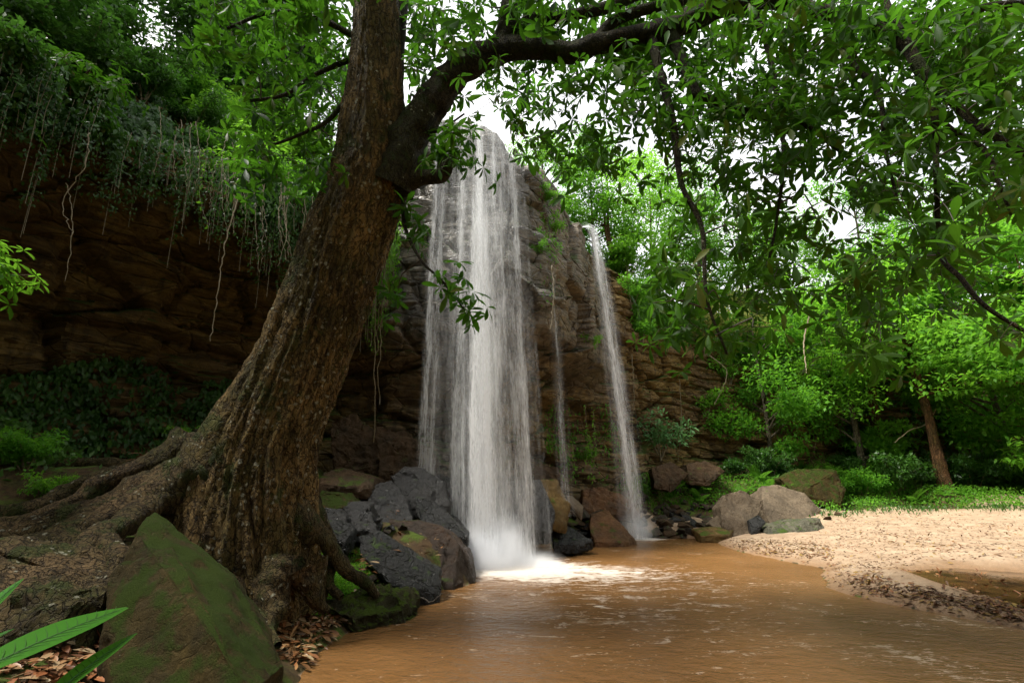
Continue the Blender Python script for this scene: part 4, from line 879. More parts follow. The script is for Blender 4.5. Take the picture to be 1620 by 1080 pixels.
# ------------------------------------------------------------------ plants: prototypes
def blob_leaves(mb, n, c, r, T, size, up=.8, outw=.5, a=None):
    d = nrm(rng.normal(size=(n, 3))); p_ = np.asarray(c) + d * np.asarray(r) * (rng.random((n, 1)) ** .45)
    dr = nrm(d * outw + rng.normal(size=(n, 3)) * .7 + np.array([0, 0, -.15])); nu = np.array([0, 0, up]) + rng.normal(size=(n, 3)) * .35
    scatter(mb, T, p_, frames(dr, nu), size * rng.uniform(.6, 1.25, n), a)
def make_tree(name, H, style, leaf, bark, n=9000, lean=(0, 0), seed=0, tr=.16, lsize=.24, f0=None):
    """a tree of its own, foot at the origin"""
    global rng
    keep = rng; rng = np.random.default_rng(100 + seed); root_ = empty(name)
    tb = MB(); stems = 2 if style == 'layered' else 1; crown = []
    for s_ in range(stems):
        a_ = rng.uniform(0, 6.28); sp = .05 * H * (s_ + .3) if stems > 1 else 0
        top = np.array([math.cos(a_) * sp + lean[0] * H, math.sin(a_) * sp + lean[1] * H, H * (.92 - .1 * s_)])
        P = catmull([(0, 0, -.3), (.01 * H * s_, 0, H * .12), (top[0] * .4 + .02 * H, top[1] * .4, H * .35), (top[0] * .8, top[1] * .8, H * .65), top], 24)
        rad = np.interp(np.linspace(0, 1, 24), [0, .08, .3, 1], [tr * 1.9, tr * 1.1, tr * .8, .02]) * (1 if s_ == 0 else .7)
        tb.add(*tube(P, rad, 10, .2, seed)); nb = 22
        for b_ in range(nb):
            f = rng.uniform(f0 or (.15 if style == 'layered' else .12), .97); p0 = P[int(f * 23)]; a2 = rng.uniform(0, 6.28)
            Lb = H * (.34 if style == 'layered' else .30) * math.sin(math.pi * min(.95, max(.25, 1.15 - f))) * rng.uniform(.6, 1.15)
            e = p0 + np.array([math.cos(a2) * Lb, math.sin(a2) * Lb, Lb * (rng.uniform(.0, .35) if style == 'layered' else rng.uniform(.1, .9))])
            PB = catmull([p0, (p0 + e) / 2 + np.array([0, 0, .08 * Lb]) + rng.normal(size=3) * .05 * Lb, e], 8); tb.add(*tube(PB, np.linspace(rad[int(f * 23)] * .5 + .01, .008, 8), 5))
            crown += [(e, Lb), (PB[5], Lb * .8)] + [(PB[5] + rng.normal(size=3) * .2 * Lb * np.array([1, 1, .4]), Lb * .6)]
    tb.build('trunk', bark, root_)
    cb = MB(); per = max(20, n // len(crown))
    for c_, Lb in crown:
        if style == 'layered': r_ = (.42 * Lb + .35, .42 * Lb + .35, .16)
        elif style == 'round': r_ = (.32 * Lb + .35, .32 * Lb + .35, .25 * Lb + .25)
        else: r_ = (.3 * Lb + .3, .3 * Lb + .3, .45 * Lb + .3)
        blob_leaves(cb, per, c_, r_, QUAD if style != 'big' else OVAL, lsize, 1.2 if style == 'layered' else .8, a=np.clip(rng.random() * .6 + rng.random(per) * .4, 0, 1))
    cb.build('crown', leaf, root_); rng = keep
    return root_
def place(o, loc, s=1., rz=0., label=None, cat=None, group=None, sz=None):
    o.location = loc; o.scale = (s, s, s * (sz or 1)); o.rotation_euler = (0, 0, rz)
    if 'group' in o.keys() and not group: del o['group']
    return tag(o, label, cat, group)
tA = make_tree('broadleaf_tree', 10, 'round', M['leaf_forest'], M['bark_grey'], 12000, seed=1, lsize=.22)
tB = make_tree('broadleaf_tree', 10, 'layered', M['leaf_bright'], M['bark_red'], 11000, seed=2, lsize=.22)
tC = make_tree('broadleaf_tree', 10, 'tall', M['leaf_bright'], M['bark_grey'], 12000, seed=3, lsize=.2)
used_p = set()
def inst(p_, *a, **k):
    o = p_ if id(p_) not in used_p else copy_tree(p_)
    used_p.add(id(p_)); return place(o, *a, **k)
# slender tree on the sand edge
g0 = gpt(1495, 776, 1.4)
tS = make_tree('broadleaf_tree', 11.5, 'layered', M['leaf_bright'], M['bark_red'], 12000, lean=(-.02, 0), seed=12, tr=.27, lsize=.24, f0=.5)
sx, sy = at(1497, 780, 22.3)[:2]
inst(tS, (sx, sy, float(gz(sx, sy)[0])), 1., .4, 'slender tree with reddish trunk standing alone behind the sand bank', 'tree')
def floor_tree(p_, px, Yd, s, rz, label, sz=None):
    x = at(px, 760, Yd)[0]; return inst(p_, (x, Yd, float(gz(x, Yd)[0]) - .1), s, rz, label, 'tree', None, sz)
def rim_tree(p_, px, Yd, s, rz, label, sz=None):
    x = at(px, 300, Yd)[0]; q_ = plateau(x, Yd); return inst(p_, (q_[0], q_[1], q_[2] - .15), s, rz, label, 'tree', None, sz)
floor_tree(tC, 1370, 24.6, 1.15, 1., 'bushy bright green tree in front of the orange cliff, left of the slender tree')
floor_tree(tA, 1620, 22, 1.25, 2., 'tall leafy tree at the right edge of the forest behind the sand')
floor_tree(tB, 1720, 19, 1.1, 3., 'layered tree just past the right edge of the sand bank')
floor_tree(tB, 1400, 26, 1.35, 4.2, 'layered tree right behind the slender tree')
floor_tree(tC, 1560, 26, 1.5, 5., 'tallest bright tree behind the slender tree')
floor_tree(tA, 1880, 16, 1.3, 1.2, 'broad tree beyond the right edge near the puddle')
rim_tree(tC, 860, 22, .72, .5, 'small rounded tree on the rim just right of the main waterfall')
rim_tree(tA, 935, 24, .85, 1.5, 'bushy tree on the rim above the side waterfall')
rim_tree(tB, 1000, 23, .85, 2.5, 'layered tree on the rim right of the side waterfall')
rim_tree(tC, 1060, 26, 1.05, 3.3, 'pale tree on the rim behind the hanging branches')
rim_tree(tA, 1130, 27, 1.0, 4.1, 'dense tree on the rim above the yellow shrub')
rim_tree(tB, 1180, 29, .95, .9, 'spreading tree on the rim above the orange cliff')
rim_tree(tC, 1260, 28, .9, 2.2, 'upright tree on the rim, left part of the bright canopy')
rim_tree(tA, 1340, 30, 1.05, 3., 'round tree on the rim at the middle of the bright canopy')
rim_tree(tB, 1430, 29, 1.0, 5.3, 'layered tree on the rim behind the tallest bright tree')
rim_tree(tC, 1520, 31, .8, 1.1, 'high tree on the far rim at the upper right')
rim_tree(tA, 1610, 28, .8, 4.4, 'dark crowned tree on the far rim at the right edge')
rim_tree(tA, 800, 30, .55, 3.9, 'small far tree above the lip of the main waterfall')
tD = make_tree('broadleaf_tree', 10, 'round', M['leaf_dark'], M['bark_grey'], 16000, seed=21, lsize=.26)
for k, (x, y, p_) in enumerate([(-12.5, 11.5, tD), (-11, 15.5, tD), (-7.5, 15.5, tA), (-12.5, 6, tD), (-4.6, 19, tB), (-12.5, 1, tD), (-10.6, 4, tD), (-10.4, 8.4, tD), (-9.3, 14.2, tD), (-8.4, 12.6, tD)]):  # trees nearest the brow and camera are added to shade the left side
    q_ = plateau(x, y); inst(p_, (q_[0], q_[1], q_[2] - .2), (.95, .9, .5, .95, .5, .9, .8, .8, .9, .75)[k], k * 1.3, ('dark tree high on the left cliff top at the corner', 'tree on the left cliff top behind the ferns', 'tree on the cliff top behind the trunk', 'unseen dark tree added on the left cliff nearest the camera for shade', 'small tree on the cliff top between trunk and waterfall', 'unseen dark tree added on the left cliff beside the camera for shade', 'unseen dark tree added over the left cliff brow for shade', 'dark tree on the left cliff brow behind the whorled shrub', 'tall dark tree on the left cliff top filling the gap to the sky', 'dark tree right behind the cliff edge between the brow and the trunk')[k], 'tree')

def make_shrub(name, leaf, T, n, r, size, stems=7, nl=0, stem_mat=M['vine'], seed=0, flat=.7):
    global rng
    keep = rng; rng = np.random.default_rng(300 + seed); o = empty(name); tb = MB(); cb = MB()
    for s_ in range(stems):
        a_ = rng.uniform(0, 6.28); d = rng.uniform(.3, 1) * r; e = np.array([math.cos(a_) * d, math.sin(a_) * d, r * flat * rng.uniform(.5, 1.5)])
        P = catmull([(0, 0, -.1), e * .45 + np.array([0, 0, .2 * r]), e], 9); tb.add(*tube(P, np.linspace(.018, .005, 9) * r, 5))
        if nl:
            pp = P[rng.integers(3, 9, n // stems)] + rng.normal(size=(n // stems, 3)) * r * .2
            rosettes(cb, pp, nrm(pp - P[0] + np.array([0, 0, .3])), size * rng.uniform(.8, 1.2, len(pp)), nl, T)
        else:
            for k in (4, 6, 8): blob_leaves(cb, n // stems // 3, P[k], (r * .3, r * .3, r * .2), T, size, 1.)
    tb.build('stem', stem_mat, o); cb.build('foliage', leaf, o); rng = keep; return o
def make_fern(name, leaf, nf=9, L_=.6, seed=0, hang=False):
    global rng
    keep = rng; rng = np.random.default_rng(500 + seed); o = empty(name); cb = MB(); a_ = np.arange(nf) * 2.4; el = rng.uniform(.35, 1.1, nf) if not hang else rng.uniform(-1.0, .3, nf)
    d = np.stack([np.cos(a_) * np.cos(el), np.sin(a_) * np.cos(el), np.sin(el)], 1)
    scatter(cb, FROND, np.zeros((nf, 3)) + rng.normal(size=(nf, 3)) * .015, frames(d, np.array([0, 0, 1.]) + np.zeros((nf, 3))), L_ * rng.uniform(.75, 1.2, nf)); m_ = cb.build('fronds', leaf, o); rng = keep; return o
sh = {'round': make_shrub('shrub', M['leaf_forest'], QUAD, 2600, 1., .10, seed=1), 'dark': make_shrub('shrub', M['leaf_dark'], QUAD, 2600, 1., .12, seed=2),
      'whorl': make_shrub('shrub', M['leaf_big'], LANCE, 130, 1., .24, nl=6, seed=3), 'bright': make_shrub('shrub', M['leaf_bright'], OVAL, 900, 1., .13, seed=4),
      'grey': make_shrub('shrub', M['leaf_grey'], OVAL, 700, 1., .12, seed=5), 'yellow': make_shrub('shrub', M['leaf_yellow'], OVAL, 5000, 1., .055, stems=11, seed=6), 'litw': make_shrub('shrub', M['leaf_bright'], LANCE, 120, 1., .24, nl=6, seed=7)}  # last one: the whorled shrub again, lit greens put into its leaf colour
fern0 = make_fern('fern', M['fern'], 10, .75, 1); fern1 = make_fern('fern', M['fern'], 8, .8, 2, True)
def shrub_c(kind, px, py, s, label, group=None, rz=None):
    p_, n_ = cliff_at(px, py); return inst(sh[kind], p_ - n_ * .05, s, random.uniform(0, 6) if rz is None else rz, label, 'shrub', group)
def shrub_g(kind, px, py, s, label, group=None):
    p_ = ray_ground(px, py); p_ = p_ if p_ is not None else at(px, 760, 22.6); return inst(sh[kind], (p_[0], p_[1], float(gz(p_[0], p_[1])[0]) - .03), s, random.uniform(0, 6), label, 'shrub', group)
# left cliff top: dense dark mass, lit greens near the trunk put into leaf colour
DK = 'dark small leaved shrub in the shaded mass on the left cliff top'
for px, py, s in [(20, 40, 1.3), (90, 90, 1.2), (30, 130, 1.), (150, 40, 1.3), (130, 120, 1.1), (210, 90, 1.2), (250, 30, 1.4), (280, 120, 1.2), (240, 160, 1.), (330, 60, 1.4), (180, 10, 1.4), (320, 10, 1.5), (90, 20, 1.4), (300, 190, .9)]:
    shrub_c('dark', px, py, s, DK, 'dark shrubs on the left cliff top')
LT = 'bright green shrub draped over the cliff edge left of the trunk'
for px, py, s in [(345, 120, 1.), (390, 60, 1.2), (430, 120, 1.1), (380, 180, 1.), (430, 220, 1.), (470, 60, 1.2), (480, 160, 1.1), (500, 230, 1.), (450, 290, .9), (350, 240, .8), (400, 290, .8), (520, 80, 1.2), (440, 20, 1.3), (380, 10, 1.3)]:
    shrub_c('round' if random.random() < .55 else 'bright', px, py, s, LT, 'bright shrubs on the cliff edge by the trunk')
for px, py, s in [(370, 110, .8), (420, 200, .8), (460, 120, .9), (490, 270, .7), (350, 60, .9), (500, 190, .8)]:
    shrub_c('litw', px, py, s, 'whorled bright leafed shrub hanging from the cliff edge left of the trunk', 'whorled shrubs by the trunk')
for i_, (px, py, s) in enumerate([(340, 190, 1.), (400, 160, 1.1), (450, 190, 1.1), (470, 250, .9), (410, 260, .9), (520, 140, 1.1), (370, 280, .7)]):
    shrub_c('litw', px, py, s, 'whorled bright leafed shrub hanging from the cliff edge left of the trunk', 'whorled shrubs by the trunk')
shrub_c('whorl', 120, 170, .95, 'dark whorled shrub sticking out of the shaded brow at the upper left')
shrub_c('whorl', 160, 215, .6, 'smaller whorled shrub hanging just under the one on the shaded brow')
for px, py in [(400, 250), (440, 200), (480, 300), (360, 200), (470, 240), (330, 170), (300, 140), (150, 60), (420, 100)]:
    p_, n_ = cliff_at(px, py); inst(fern1, p_ + n_ * .1, random.uniform(.9, 1.4), random.uniform(0, 6), 'drooping fern on the left cliff edge', 'fern', 'drooping ferns on the left cliff edge')
inst(fern1, at(-15, 150, 6.5), 1.3, 5.8, 'fern frond poking in at the left edge high up', 'fern')
# shrubs at the left edge (lit look from leaf colour) and left floor
inst(sh['litw'], at(-70, 470, 4.6), .62, 1., 'bright leafed bush at the left edge in front of the dark cave', 'shrub')
shrub_g('grey', 20, 690, .8, 'pale leafed bush at the foot of the cave wall on the left edge')
shrub_g('round', 40, 745, .55, 'low green shrub behind the roots at the left edge')
shrub_g('bright', 75, 790, .35, 'small clump of broad leaves growing between the roots on the left')
shrub_g('bright', 300, 715, .55, 'leafy sapling beside the left flank of the trunk')
# right cliff plants
shrub_c('yellow', 1110, 545, 3.1, 'yellow flowering shrub hanging from the cliff right of the side waterfall')
shrub_c('yellow', 1175, 530, 2.5, 'smaller yellow tinged shrub beside the flowering one')
shrub_c('grey', 1050, 710, 1.7, 'grey green shrub at the cliff foot right of the side waterfall')
shrub_c('grey', 1235, 600, 1.3, 'grey green leafy shrub hanging over the orange rock')
shrub_c('bright', 1300, 600, 1.4, 'bright broad leafed shrub beside the orange rock')
shrub_c('bright', 1165, 600, 1.7, 'pale fan leafed shrub low on the cliff under the yellow shrub')
shrub_c('bright', 1130, 650, 1.5, 'pale fan leafed shrub low on the cliff nearer the ground')
for px, py, s in [(1010, 400, 1.5), (1060, 430, 1.6), (1010, 480, 1.4), (1100, 460, 1.6), (1150, 430, 1.8), (1200, 470, 1.7), (1250, 440, 1.8), (1030, 540, 1.2), (1200, 540, 1.3), (1290, 500, 1.7), (1340, 520, 1.7), (1380, 590, 1.5), (1340, 460, 1.8), (1410, 500, 1.8), (1460, 560, 1.6)]:
    shrub_c(random.choice(['round', 'bright', 'round']), px, py, s, 'leafy green shrub clinging to the upper part of the right cliff', 'shrubs on the right cliff')
floor_tree(tA, 1225, 24.2, .95, 4.6, 'round crowned tree against the cliff behind the hanging branches')
for px, py, s in [(1360, 690, 1.3), (1420, 660, 1.5), (1400, 740, .8), (1450, 720, .9), (1540, 700, 1.5), (1590, 740, .9), (1560, 640, 1.6), (1620, 680, 1.6), (1540, 760, .6), (1350, 750, 1.), (1180, 720, 1.), (1220, 700, 1.2), (1280, 710, 1.1)]:
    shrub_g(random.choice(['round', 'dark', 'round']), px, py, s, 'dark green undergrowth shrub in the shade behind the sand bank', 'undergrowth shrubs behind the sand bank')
shrub_c('round', 870, 325, .5, 'small green tuft on the rock face right of the main waterfall, high up')
shrub_c('bright', 885, 370, .6, 'green and rusty plants hanging on the rock between the two falls')
shrub_c('round', 866, 400, .45, 'trailing moss plant on the rock face under the tuft')
shrub_c('bright', 935, 570, .55, 'bright green shrub under the rock lip beside the side waterfall')
shrub_c('round', 930, 720, .6, 'leafy creeper shrub at the cave foot between the two falls')
shrub_g('round', 900, 750, .6, 'green shrub on the ledge left of the side waterfall')
shrub_g('bright', 940, 752, .6, 'low leafy plant behind the ledge struck by the side waterfall')
for i in range(60):
    px = random.uniform(1010, 1330); py = random.uniform(735, 805)
    if i > 44: px = random.uniform(1330, 1620); py = random.uniform(745, 800)
    p_ = ray_ground(px, py)
    if p_ is not None: inst(fern0, p_, random.uniform(.55, 1.1), random.uniform(0, 6), 'bright green fern on the bank behind the rubble and tan rocks', 'fern', 'ferns on the far bank')
for px, py in [(880, 745), (905, 742), (930, 748), (960, 752), (985, 758)]:
    p_ = ray_ground(px, py)
    if p_ is not None: inst(fern0, p_, .6, random.uniform(0, 6), 'small fern on the ledge between the two falls', 'fern', 'ferns on the ledge between the falls')

# ------------------------------------------------------------------ ground cover, ivy, litter (uncountable)
def scat_ground(n, poly_px, jitter=0):
    P = []
    xs = [p_[0] for p_ in poly_px]; ys = [p_[1] for p_ in poly_px]; pp = np.array(poly_px, float)
    X_ = rng.uniform(min(xs), max(xs), n * 3); Y_ = rng.uniform(min(ys), max(ys), n * 3); ok = sdist(X_, Y_, pp) < 0
    for x, y in zip(X_[ok][:n], Y_[ok][:n]):
        g = ray_ground(x, y)
        if g is not None and g[2] > .02: P.append(g)
    return np.array(P)
def cover(name, base, reps, spread, T, size, mat, label, cat='plants', flat=.6, lift=.12):
    idx = rng.integers(0, len(base), len(base) * reps); p_ = base[idx] + rng.normal(size=(len(idx), 3)) * np.array([spread, spread, 0])
    p_[:, 2] = gz(p_[:, 0], p_[:, 1]) + rng.random(len(idx)) * lift
    d = nrm(rng.normal(size=(len(idx), 3)) * np.array([1, 1, .5]) + np.array([0, 0, flat])); mb = MB()
    scatter(mb, T, p_, frames(d, np.array([0, 0, 1.]) + rng.normal(size=(len(idx), 3)) * .4), size * rng.uniform(.5, 1.3, len(idx))); o = mb.build(name, mat)
    return tag(o, label, cat, kind='stuff')
b1 = scat_ground(500, [(1000, 735), (1120, 725), (1620, 740), (1620, 806), (1480, 800), (1330, 812), (1200, 800), (1000, 800)])
cover('undergrowth', b1, 34, .28, QUAD, .12, M['leaf_forest'], 'low leafy ground cover on the bank behind the sand and rubble', 'ground cover', .9, .3)
b2 = scat_ground(160, [(1290, 800), (1330, 788), (1480, 800), (1620, 800), (1620, 808), (1380, 812), (1300, 822)])
cover('grass', b2, 12, .3, LANCE, .12, M['leaf_dark'], 'short green grass fringe along the back edge of the sand', 'grass', 2.4, .03)
b3 = scat_ground(120, [(860, 740), (1000, 745), (1010, 775), (960, 768), (880, 765)])
cover('grass', b3, 40, .2, LANCE, .14, M['leaf_bright'], 'grass and small leaves on the ledge between the two falls', 'grass', 2., .05)
b4 = scat_ground(220, [(0, 640), (330, 680), (330, 735), (150, 730), (0, 760)])
cover('undergrowth', b4, 16, .25, QUAD, .12, M['leaf_dark'], 'dark small leaves covering the ground at the foot of the left cave', 'ground cover', .6, .3)
b5 = scat_ground(150, [(510, 870), (560, 880), (600, 930), (640, 960), (500, 975), (505, 920)])
cover('moss', b5, 60, .1, QUAD, .035, M['leaf_bright'], 'bright green moss between the roots and the grey slab', 'moss', .8, .03)
# ivy on the cave wall
def ivy(name, poly, n, size, mat, label, T=OVAL, cl=1):
    pp = np.array(poly, float); ok = np.where((sdist(np.nan_to_num(cpx, nan=-9999), np.nan_to_num(cpy, nan=-9999), pp) < 0) & (cdep < 34) & (np.tile(tv, NS) < 9.9))[0]
    dn = fbm(CV[ok] * 1.3, 3, 77) + .25 * rng.normal(size=len(ok)); ok = ok[dn > -.05]; k = rng.choice(ok, n); p_ = CV[k] + rng.normal(size=(n, 3)) * .05
    on = nrm(CN[k] * 1.0 + np.stack([np.repeat(nout[:, 0], NT)[k], np.repeat(nout[:, 1], NT)[k], np.zeros(n)], 1)); p_ = p_ + on * rng.uniform(.02, .16, (n, 1))
    d = nrm(rng.normal(size=(n, 3)) * .5 + np.array([0, 0, -1.]) + on * .3); mb = MB(); scatter(mb, T, p_, frames(d, on + rng.normal(size=(n, 3)) * .3), size * rng.uniform(.6, 1.3, n))
    return tag(mb.build(name, mat), label, 'ivy', kind='stuff')
ivy('ivy', [(0, 600), (160, 560), (330, 590), (400, 620), (380, 740), (0, 760)], 5200, .13, M['leaf_dark'], 'dark ivy covering the lower cave wall left of the trunk')
ivy('ivy', [(850, 270), (900, 330), (880, 400), (870, 480), (855, 480), (845, 380)], 900, .1, M['leaf_forest'], 'mossy creepers trailing down the rock between the two falls', QUAD)
ivy('ivy', [(860, 640), (960, 640), (1000, 760), (860, 760)], 900, .12, M['leaf_forest'], 'small creepers on the cave foot between the two falls', OVAL)
ivy('ivy', [(1000, 330), (1640, 330), (1640, 620), (1400, 600), (1330, 560), (1180, 560), (1000, 520)], 26000, .2, M['leaf_forest'], 'leafy creepers matting the upper right cliff', QUAD)
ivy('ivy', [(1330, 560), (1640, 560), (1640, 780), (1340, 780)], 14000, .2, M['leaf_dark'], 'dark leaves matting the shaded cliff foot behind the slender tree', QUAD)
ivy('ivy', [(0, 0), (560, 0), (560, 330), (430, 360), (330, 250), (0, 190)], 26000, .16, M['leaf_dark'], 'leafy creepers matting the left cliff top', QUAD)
def curtain(label, s0, s1, n, Lr, mat, size, T=OVAL, per=42):
    si = np.where((sp_ > s0) & (sp_ < s1))[0]; mb = MB(); sb = MB()
    for _ in range(n):
        i_ = rng.choice(si); j_ = int(rng.integers(150, 200)); p0 = CG[i_, j_]; on = np.array([nout[i_, 0], nout[i_, 1], 0]); Ln = rng.uniform(*Lr) * (1 if rng.random() < .7 else 1.5)
        p0 = np.array([pl[i_, 0] + on[0] * .35, pl[i_, 1] + on[1] * .35, 8.35]) + on * rng.uniform(-.5, .35) + np.array([0, 0, rng.uniform(-.3, .5)])
        k = max(6, int(per * Ln)); v = rng.random(k); pp = p0 + np.stack([rng.normal(size=k) * .07, rng.normal(size=k) * .07, -v * Ln], 1) + np.sin(v * 5 + _ )[:, None] * np.array([.06, .03, 0])
        d = nrm(rng.normal(size=(k, 3)) * .6 + np.array([0, 0, -.8])); scatter(mb, T, pp, frames(d, on + np.array([0, 0, .5]) + rng.normal(size=(k, 3)) * .4), size * rng.uniform(.6, 1.3, k) * (1 - .4 * v))
        if rng.random() < .5: sb.add(*tube(catmull([p0, p0 - np.array([.03, 0, Ln * .6]), p0 - np.array([-.03, 0, Ln * 1.25])], 8), .005, 4))
    root_ = empty('hanging_creeper', (0, 0, 0), label, 'creeper'); tag(sb.build('stems', M['vine'], root_), kind='stuff'); mb.build('foliage', mat, root_); return root_
curtain('wide dark curtain of creepers hanging over the cave mouth at the upper left', 3.0, 4.6, 90, (.5, 1.7), M['leaf_dark'], .11)
curtain('dark creepers hanging from the overhang above the middle of the left cave', 4.4, 5.3, 90, (.5, 1.8), M['leaf_dark'], .1)
curtain('bright creeper curtain hanging from the overhang just left of the trunk', 4.9, 5.8, 150, (.7, 2.3), M['leaf_bright'], .13, LANCE, 30)
curtain('dark creepers hanging at the far left edge above the cave', 1.6, 3.1, 110, (.4, 1.2), M['leaf_dark'], .12)
# leaf litter
def litter(name, base, reps, spread, size, mat, label, lift=.03):
    idx = rng.integers(0, len(base), len(base) * reps); p_ = base[idx] + rng.normal(size=(len(idx), 3)) * np.array([spread, spread, 0]); g = gz(p_[:, 0], p_[:, 1]); ok = g > .0; p_ = p_[ok]; n = len(p_)
    p_[:, 2] = g[ok] + rng.random(n) * lift + .008; d = nrm(rng.normal(size=(n, 3)) * np.array([1, 1, .22])); mb = MB()
    scatter(mb, LANCE, p_, frames(d, np.array([0, 0, 1.]) + rng.normal(size=(n, 3)) * .35), size * rng.uniform(.5, 1.3, n)); return tag(mb.build(name, mat), label, 'leaf litter', kind='stuff')
l1 = scat_ground(170, [(340, 880), (420, 960), (470, 960), (600, 950), (640, 960), (560, 990), (490, 1030), (460, 1060), (430, 1020), (380, 950)])
litter('leaf_litter', l1, 9, .06, .13, M['litter'], 'red brown fallen leaves heaped between the pointed boulder and the roots')
l2 = scat_ground(90, [(0, 990), (170, 950), (180, 1080), (0, 1080)])
litter('leaf_litter', l2, 9, .07, .11, M['litter'], 'brown fallen leaves on the ground left of the pointed boulder')
l3 = scat_ground(80, [(210, 745), (330, 725), (330, 745), (230, 770)])
litter('leaf_litter', l3, 5, .06, .14, M['litter'], 'reddish fallen leaves caught on top of the roots left of the trunk', .3)
l4 = scat_ground(420, [(1150, 855), (1300, 850), (1330, 815), (1620, 812), (1620, 880), (1480, 885), (1400, 905), (1330, 900), (1200, 872)])
litter('leaf_litter', l4, 6, .25, .085, M['litter_sand'], 'small dry leaves strewn over the pale sand', .005)
l5 = scat_ground(260, [(1300, 905), (1345, 932), (1440, 952), (1620, 985), (1620, 960), (1480, 935), (1400, 920), (1380, 905)])
litter('leaf_litter', l5, 6, .12, .09, M['litter_sand'], 'dark wet leaves washed up along the near edge of the sand', .01)
l6 = scat_ground(220, [(1440, 905), (1620, 915), (1620, 960), (1540, 940)])
litter('leaf_litter', l6, 6, .1, .11, M['litter'], 'yellow and brown leaves lying in and around the dark puddle', .02)
l7 = scat_ground(150, [(1150, 850), (1240, 855), (1300, 860), (1310, 880), (1220, 878), (1150, 868)])
litter('leaf_litter', l7, 6, .12, .09, M['litter_sand'], 'reddish leaves in a drift in front of the low flat rock', .008)

# ------------------------------------------------------------------ vines
def vine(pts, r, label, group=None, mat=M['vine'], leaves=0, name='hanging_vine'):
    P = catmull([at(*p_) for p_ in pts], len(pts) * 8); P[:, :2] += rng.normal(size=(len(P), 2)) * .012; org = P[0].copy()
    o = empty(name, org, label, 'vine', group) if leaves else None; mb = MB(); mb.add(*tube(P - org, np.linspace(r, r * .6, len(P)), 5))
    st_ = mb.build('stem' if leaves else name, mat, o)
    if not leaves: st_.location = org; tag(st_, label, 'vine', group)
    else:
        cb = MB(); k = rng.integers(0, len(P), leaves); d = nrm(rng.normal(size=(leaves, 3)) + np.array([0, 0, -.6])); scatter(cb, OVAL, P[k] - org, frames(d, rng.normal(size=(leaves, 3)) + np.array([0, -1, .6])), .1 * rng.uniform(.6, 1.3, leaves)); cb.build('foliage', M['leaf_bright'], o)
vine([(380, 300, 9.), (358, 380, 9.), (345, 460, 9.), (333, 540, 9.)], .014, 'long pale aerial root hanging in front of the dark cave left of the trunk', mat=M['straw'])
vine([(105, 290, 7.5), (115, 350, 7.5), (105, 445, 7.5)], .008, 'thin pale aerial root hanging in the cave at the far left', mat=M['straw'])
vine([(140, 210, 7.), (135, 260, 7.), (100, 320, 7.), (115, 370, 7.)], .008, 'curly thin vine under the whorled shrub on the shaded brow', mat=M['straw'])
vine([(322, 260, 8.6), (316, 310, 8.6), (330, 360, 8.6)], .006, 'leafy vine strand hanging in the dark below the cliff edge', leaves=26)
for i in range(34):
    px = random.choice([random.uniform(330, 500), random.uniform(250, 500)]); y0 = 210 + (px - 330) * .5 + random.uniform(-10, 50); Ln = random.uniform(50, 140); Yd = 9.4 + (px - 330) * .008 - .6
    vine([(px, y0, Yd), (px + random.uniform(-8, 8), y0 + Ln * .5, Yd), (px + random.uniform(-12, 12), y0 + Ln, Yd)], .006, 'thin hanging rootlet below the bright shrubs left of the trunk', 'rootlets hanging under the cliff edge', M['straw'])
for i, (x0, x1, y1) in enumerate([(606, 596, 560), (612, 600, 640), (600, 592, 700), (609, 604, 520)]):
    vine([(x0, 360, 6.25), (x0 - 3, 430, 6.25), ((x0 + x1) / 2 - 3, 500, 6.25), (x1, y1, 6.25)], .008, 'cord of thin aerial roots hanging along the right side of the trunk', 'aerial roots beside the trunk')
vine([(1120, 560, 23.6), (1150, 590, 23.6), (1130, 640, 23.8)], .03, 'bare twisted stem hanging below the yellow shrub')
vine([(1280, 500, 21.5), (1272, 540, 21.4), (1276, 590, 21.3)], .04, 'pale bare vine against the orange cliff', mat=M['straw'])
for px, y0, y1 in [(873, 420, 520), (1000, 560, 700), (1075, 600, 730), (1290, 620, 720), (1330, 610, 700)]:
    p_, n_ = cliff_at(px, (y0 + y1) / 2); Yd = p_[1] - .4
    vine([(px, y0, Yd), (px + 3, (y0 + y1) / 2, Yd), (px - 2, y1, Yd)], .014, 'thin vine hanging down the rock face beside the falls or right cliff', 'vines on the right rock faces')
def leafy_strand(px, py, Yd, Ln):
    vine([(px, py, Yd), (px + 4, py + Ln / 2, Yd), (px, py + Ln, Yd)], .006, 'leafy creeper strand hanging between the two falls', 'creeper strands between the falls', leaves=36)
for px, py, Ln in [(925, 640, 110), (938, 650, 110), (932, 690, 70), (905, 700, 60)]:
    leafy_strand(px, py, 15.6, Ln)

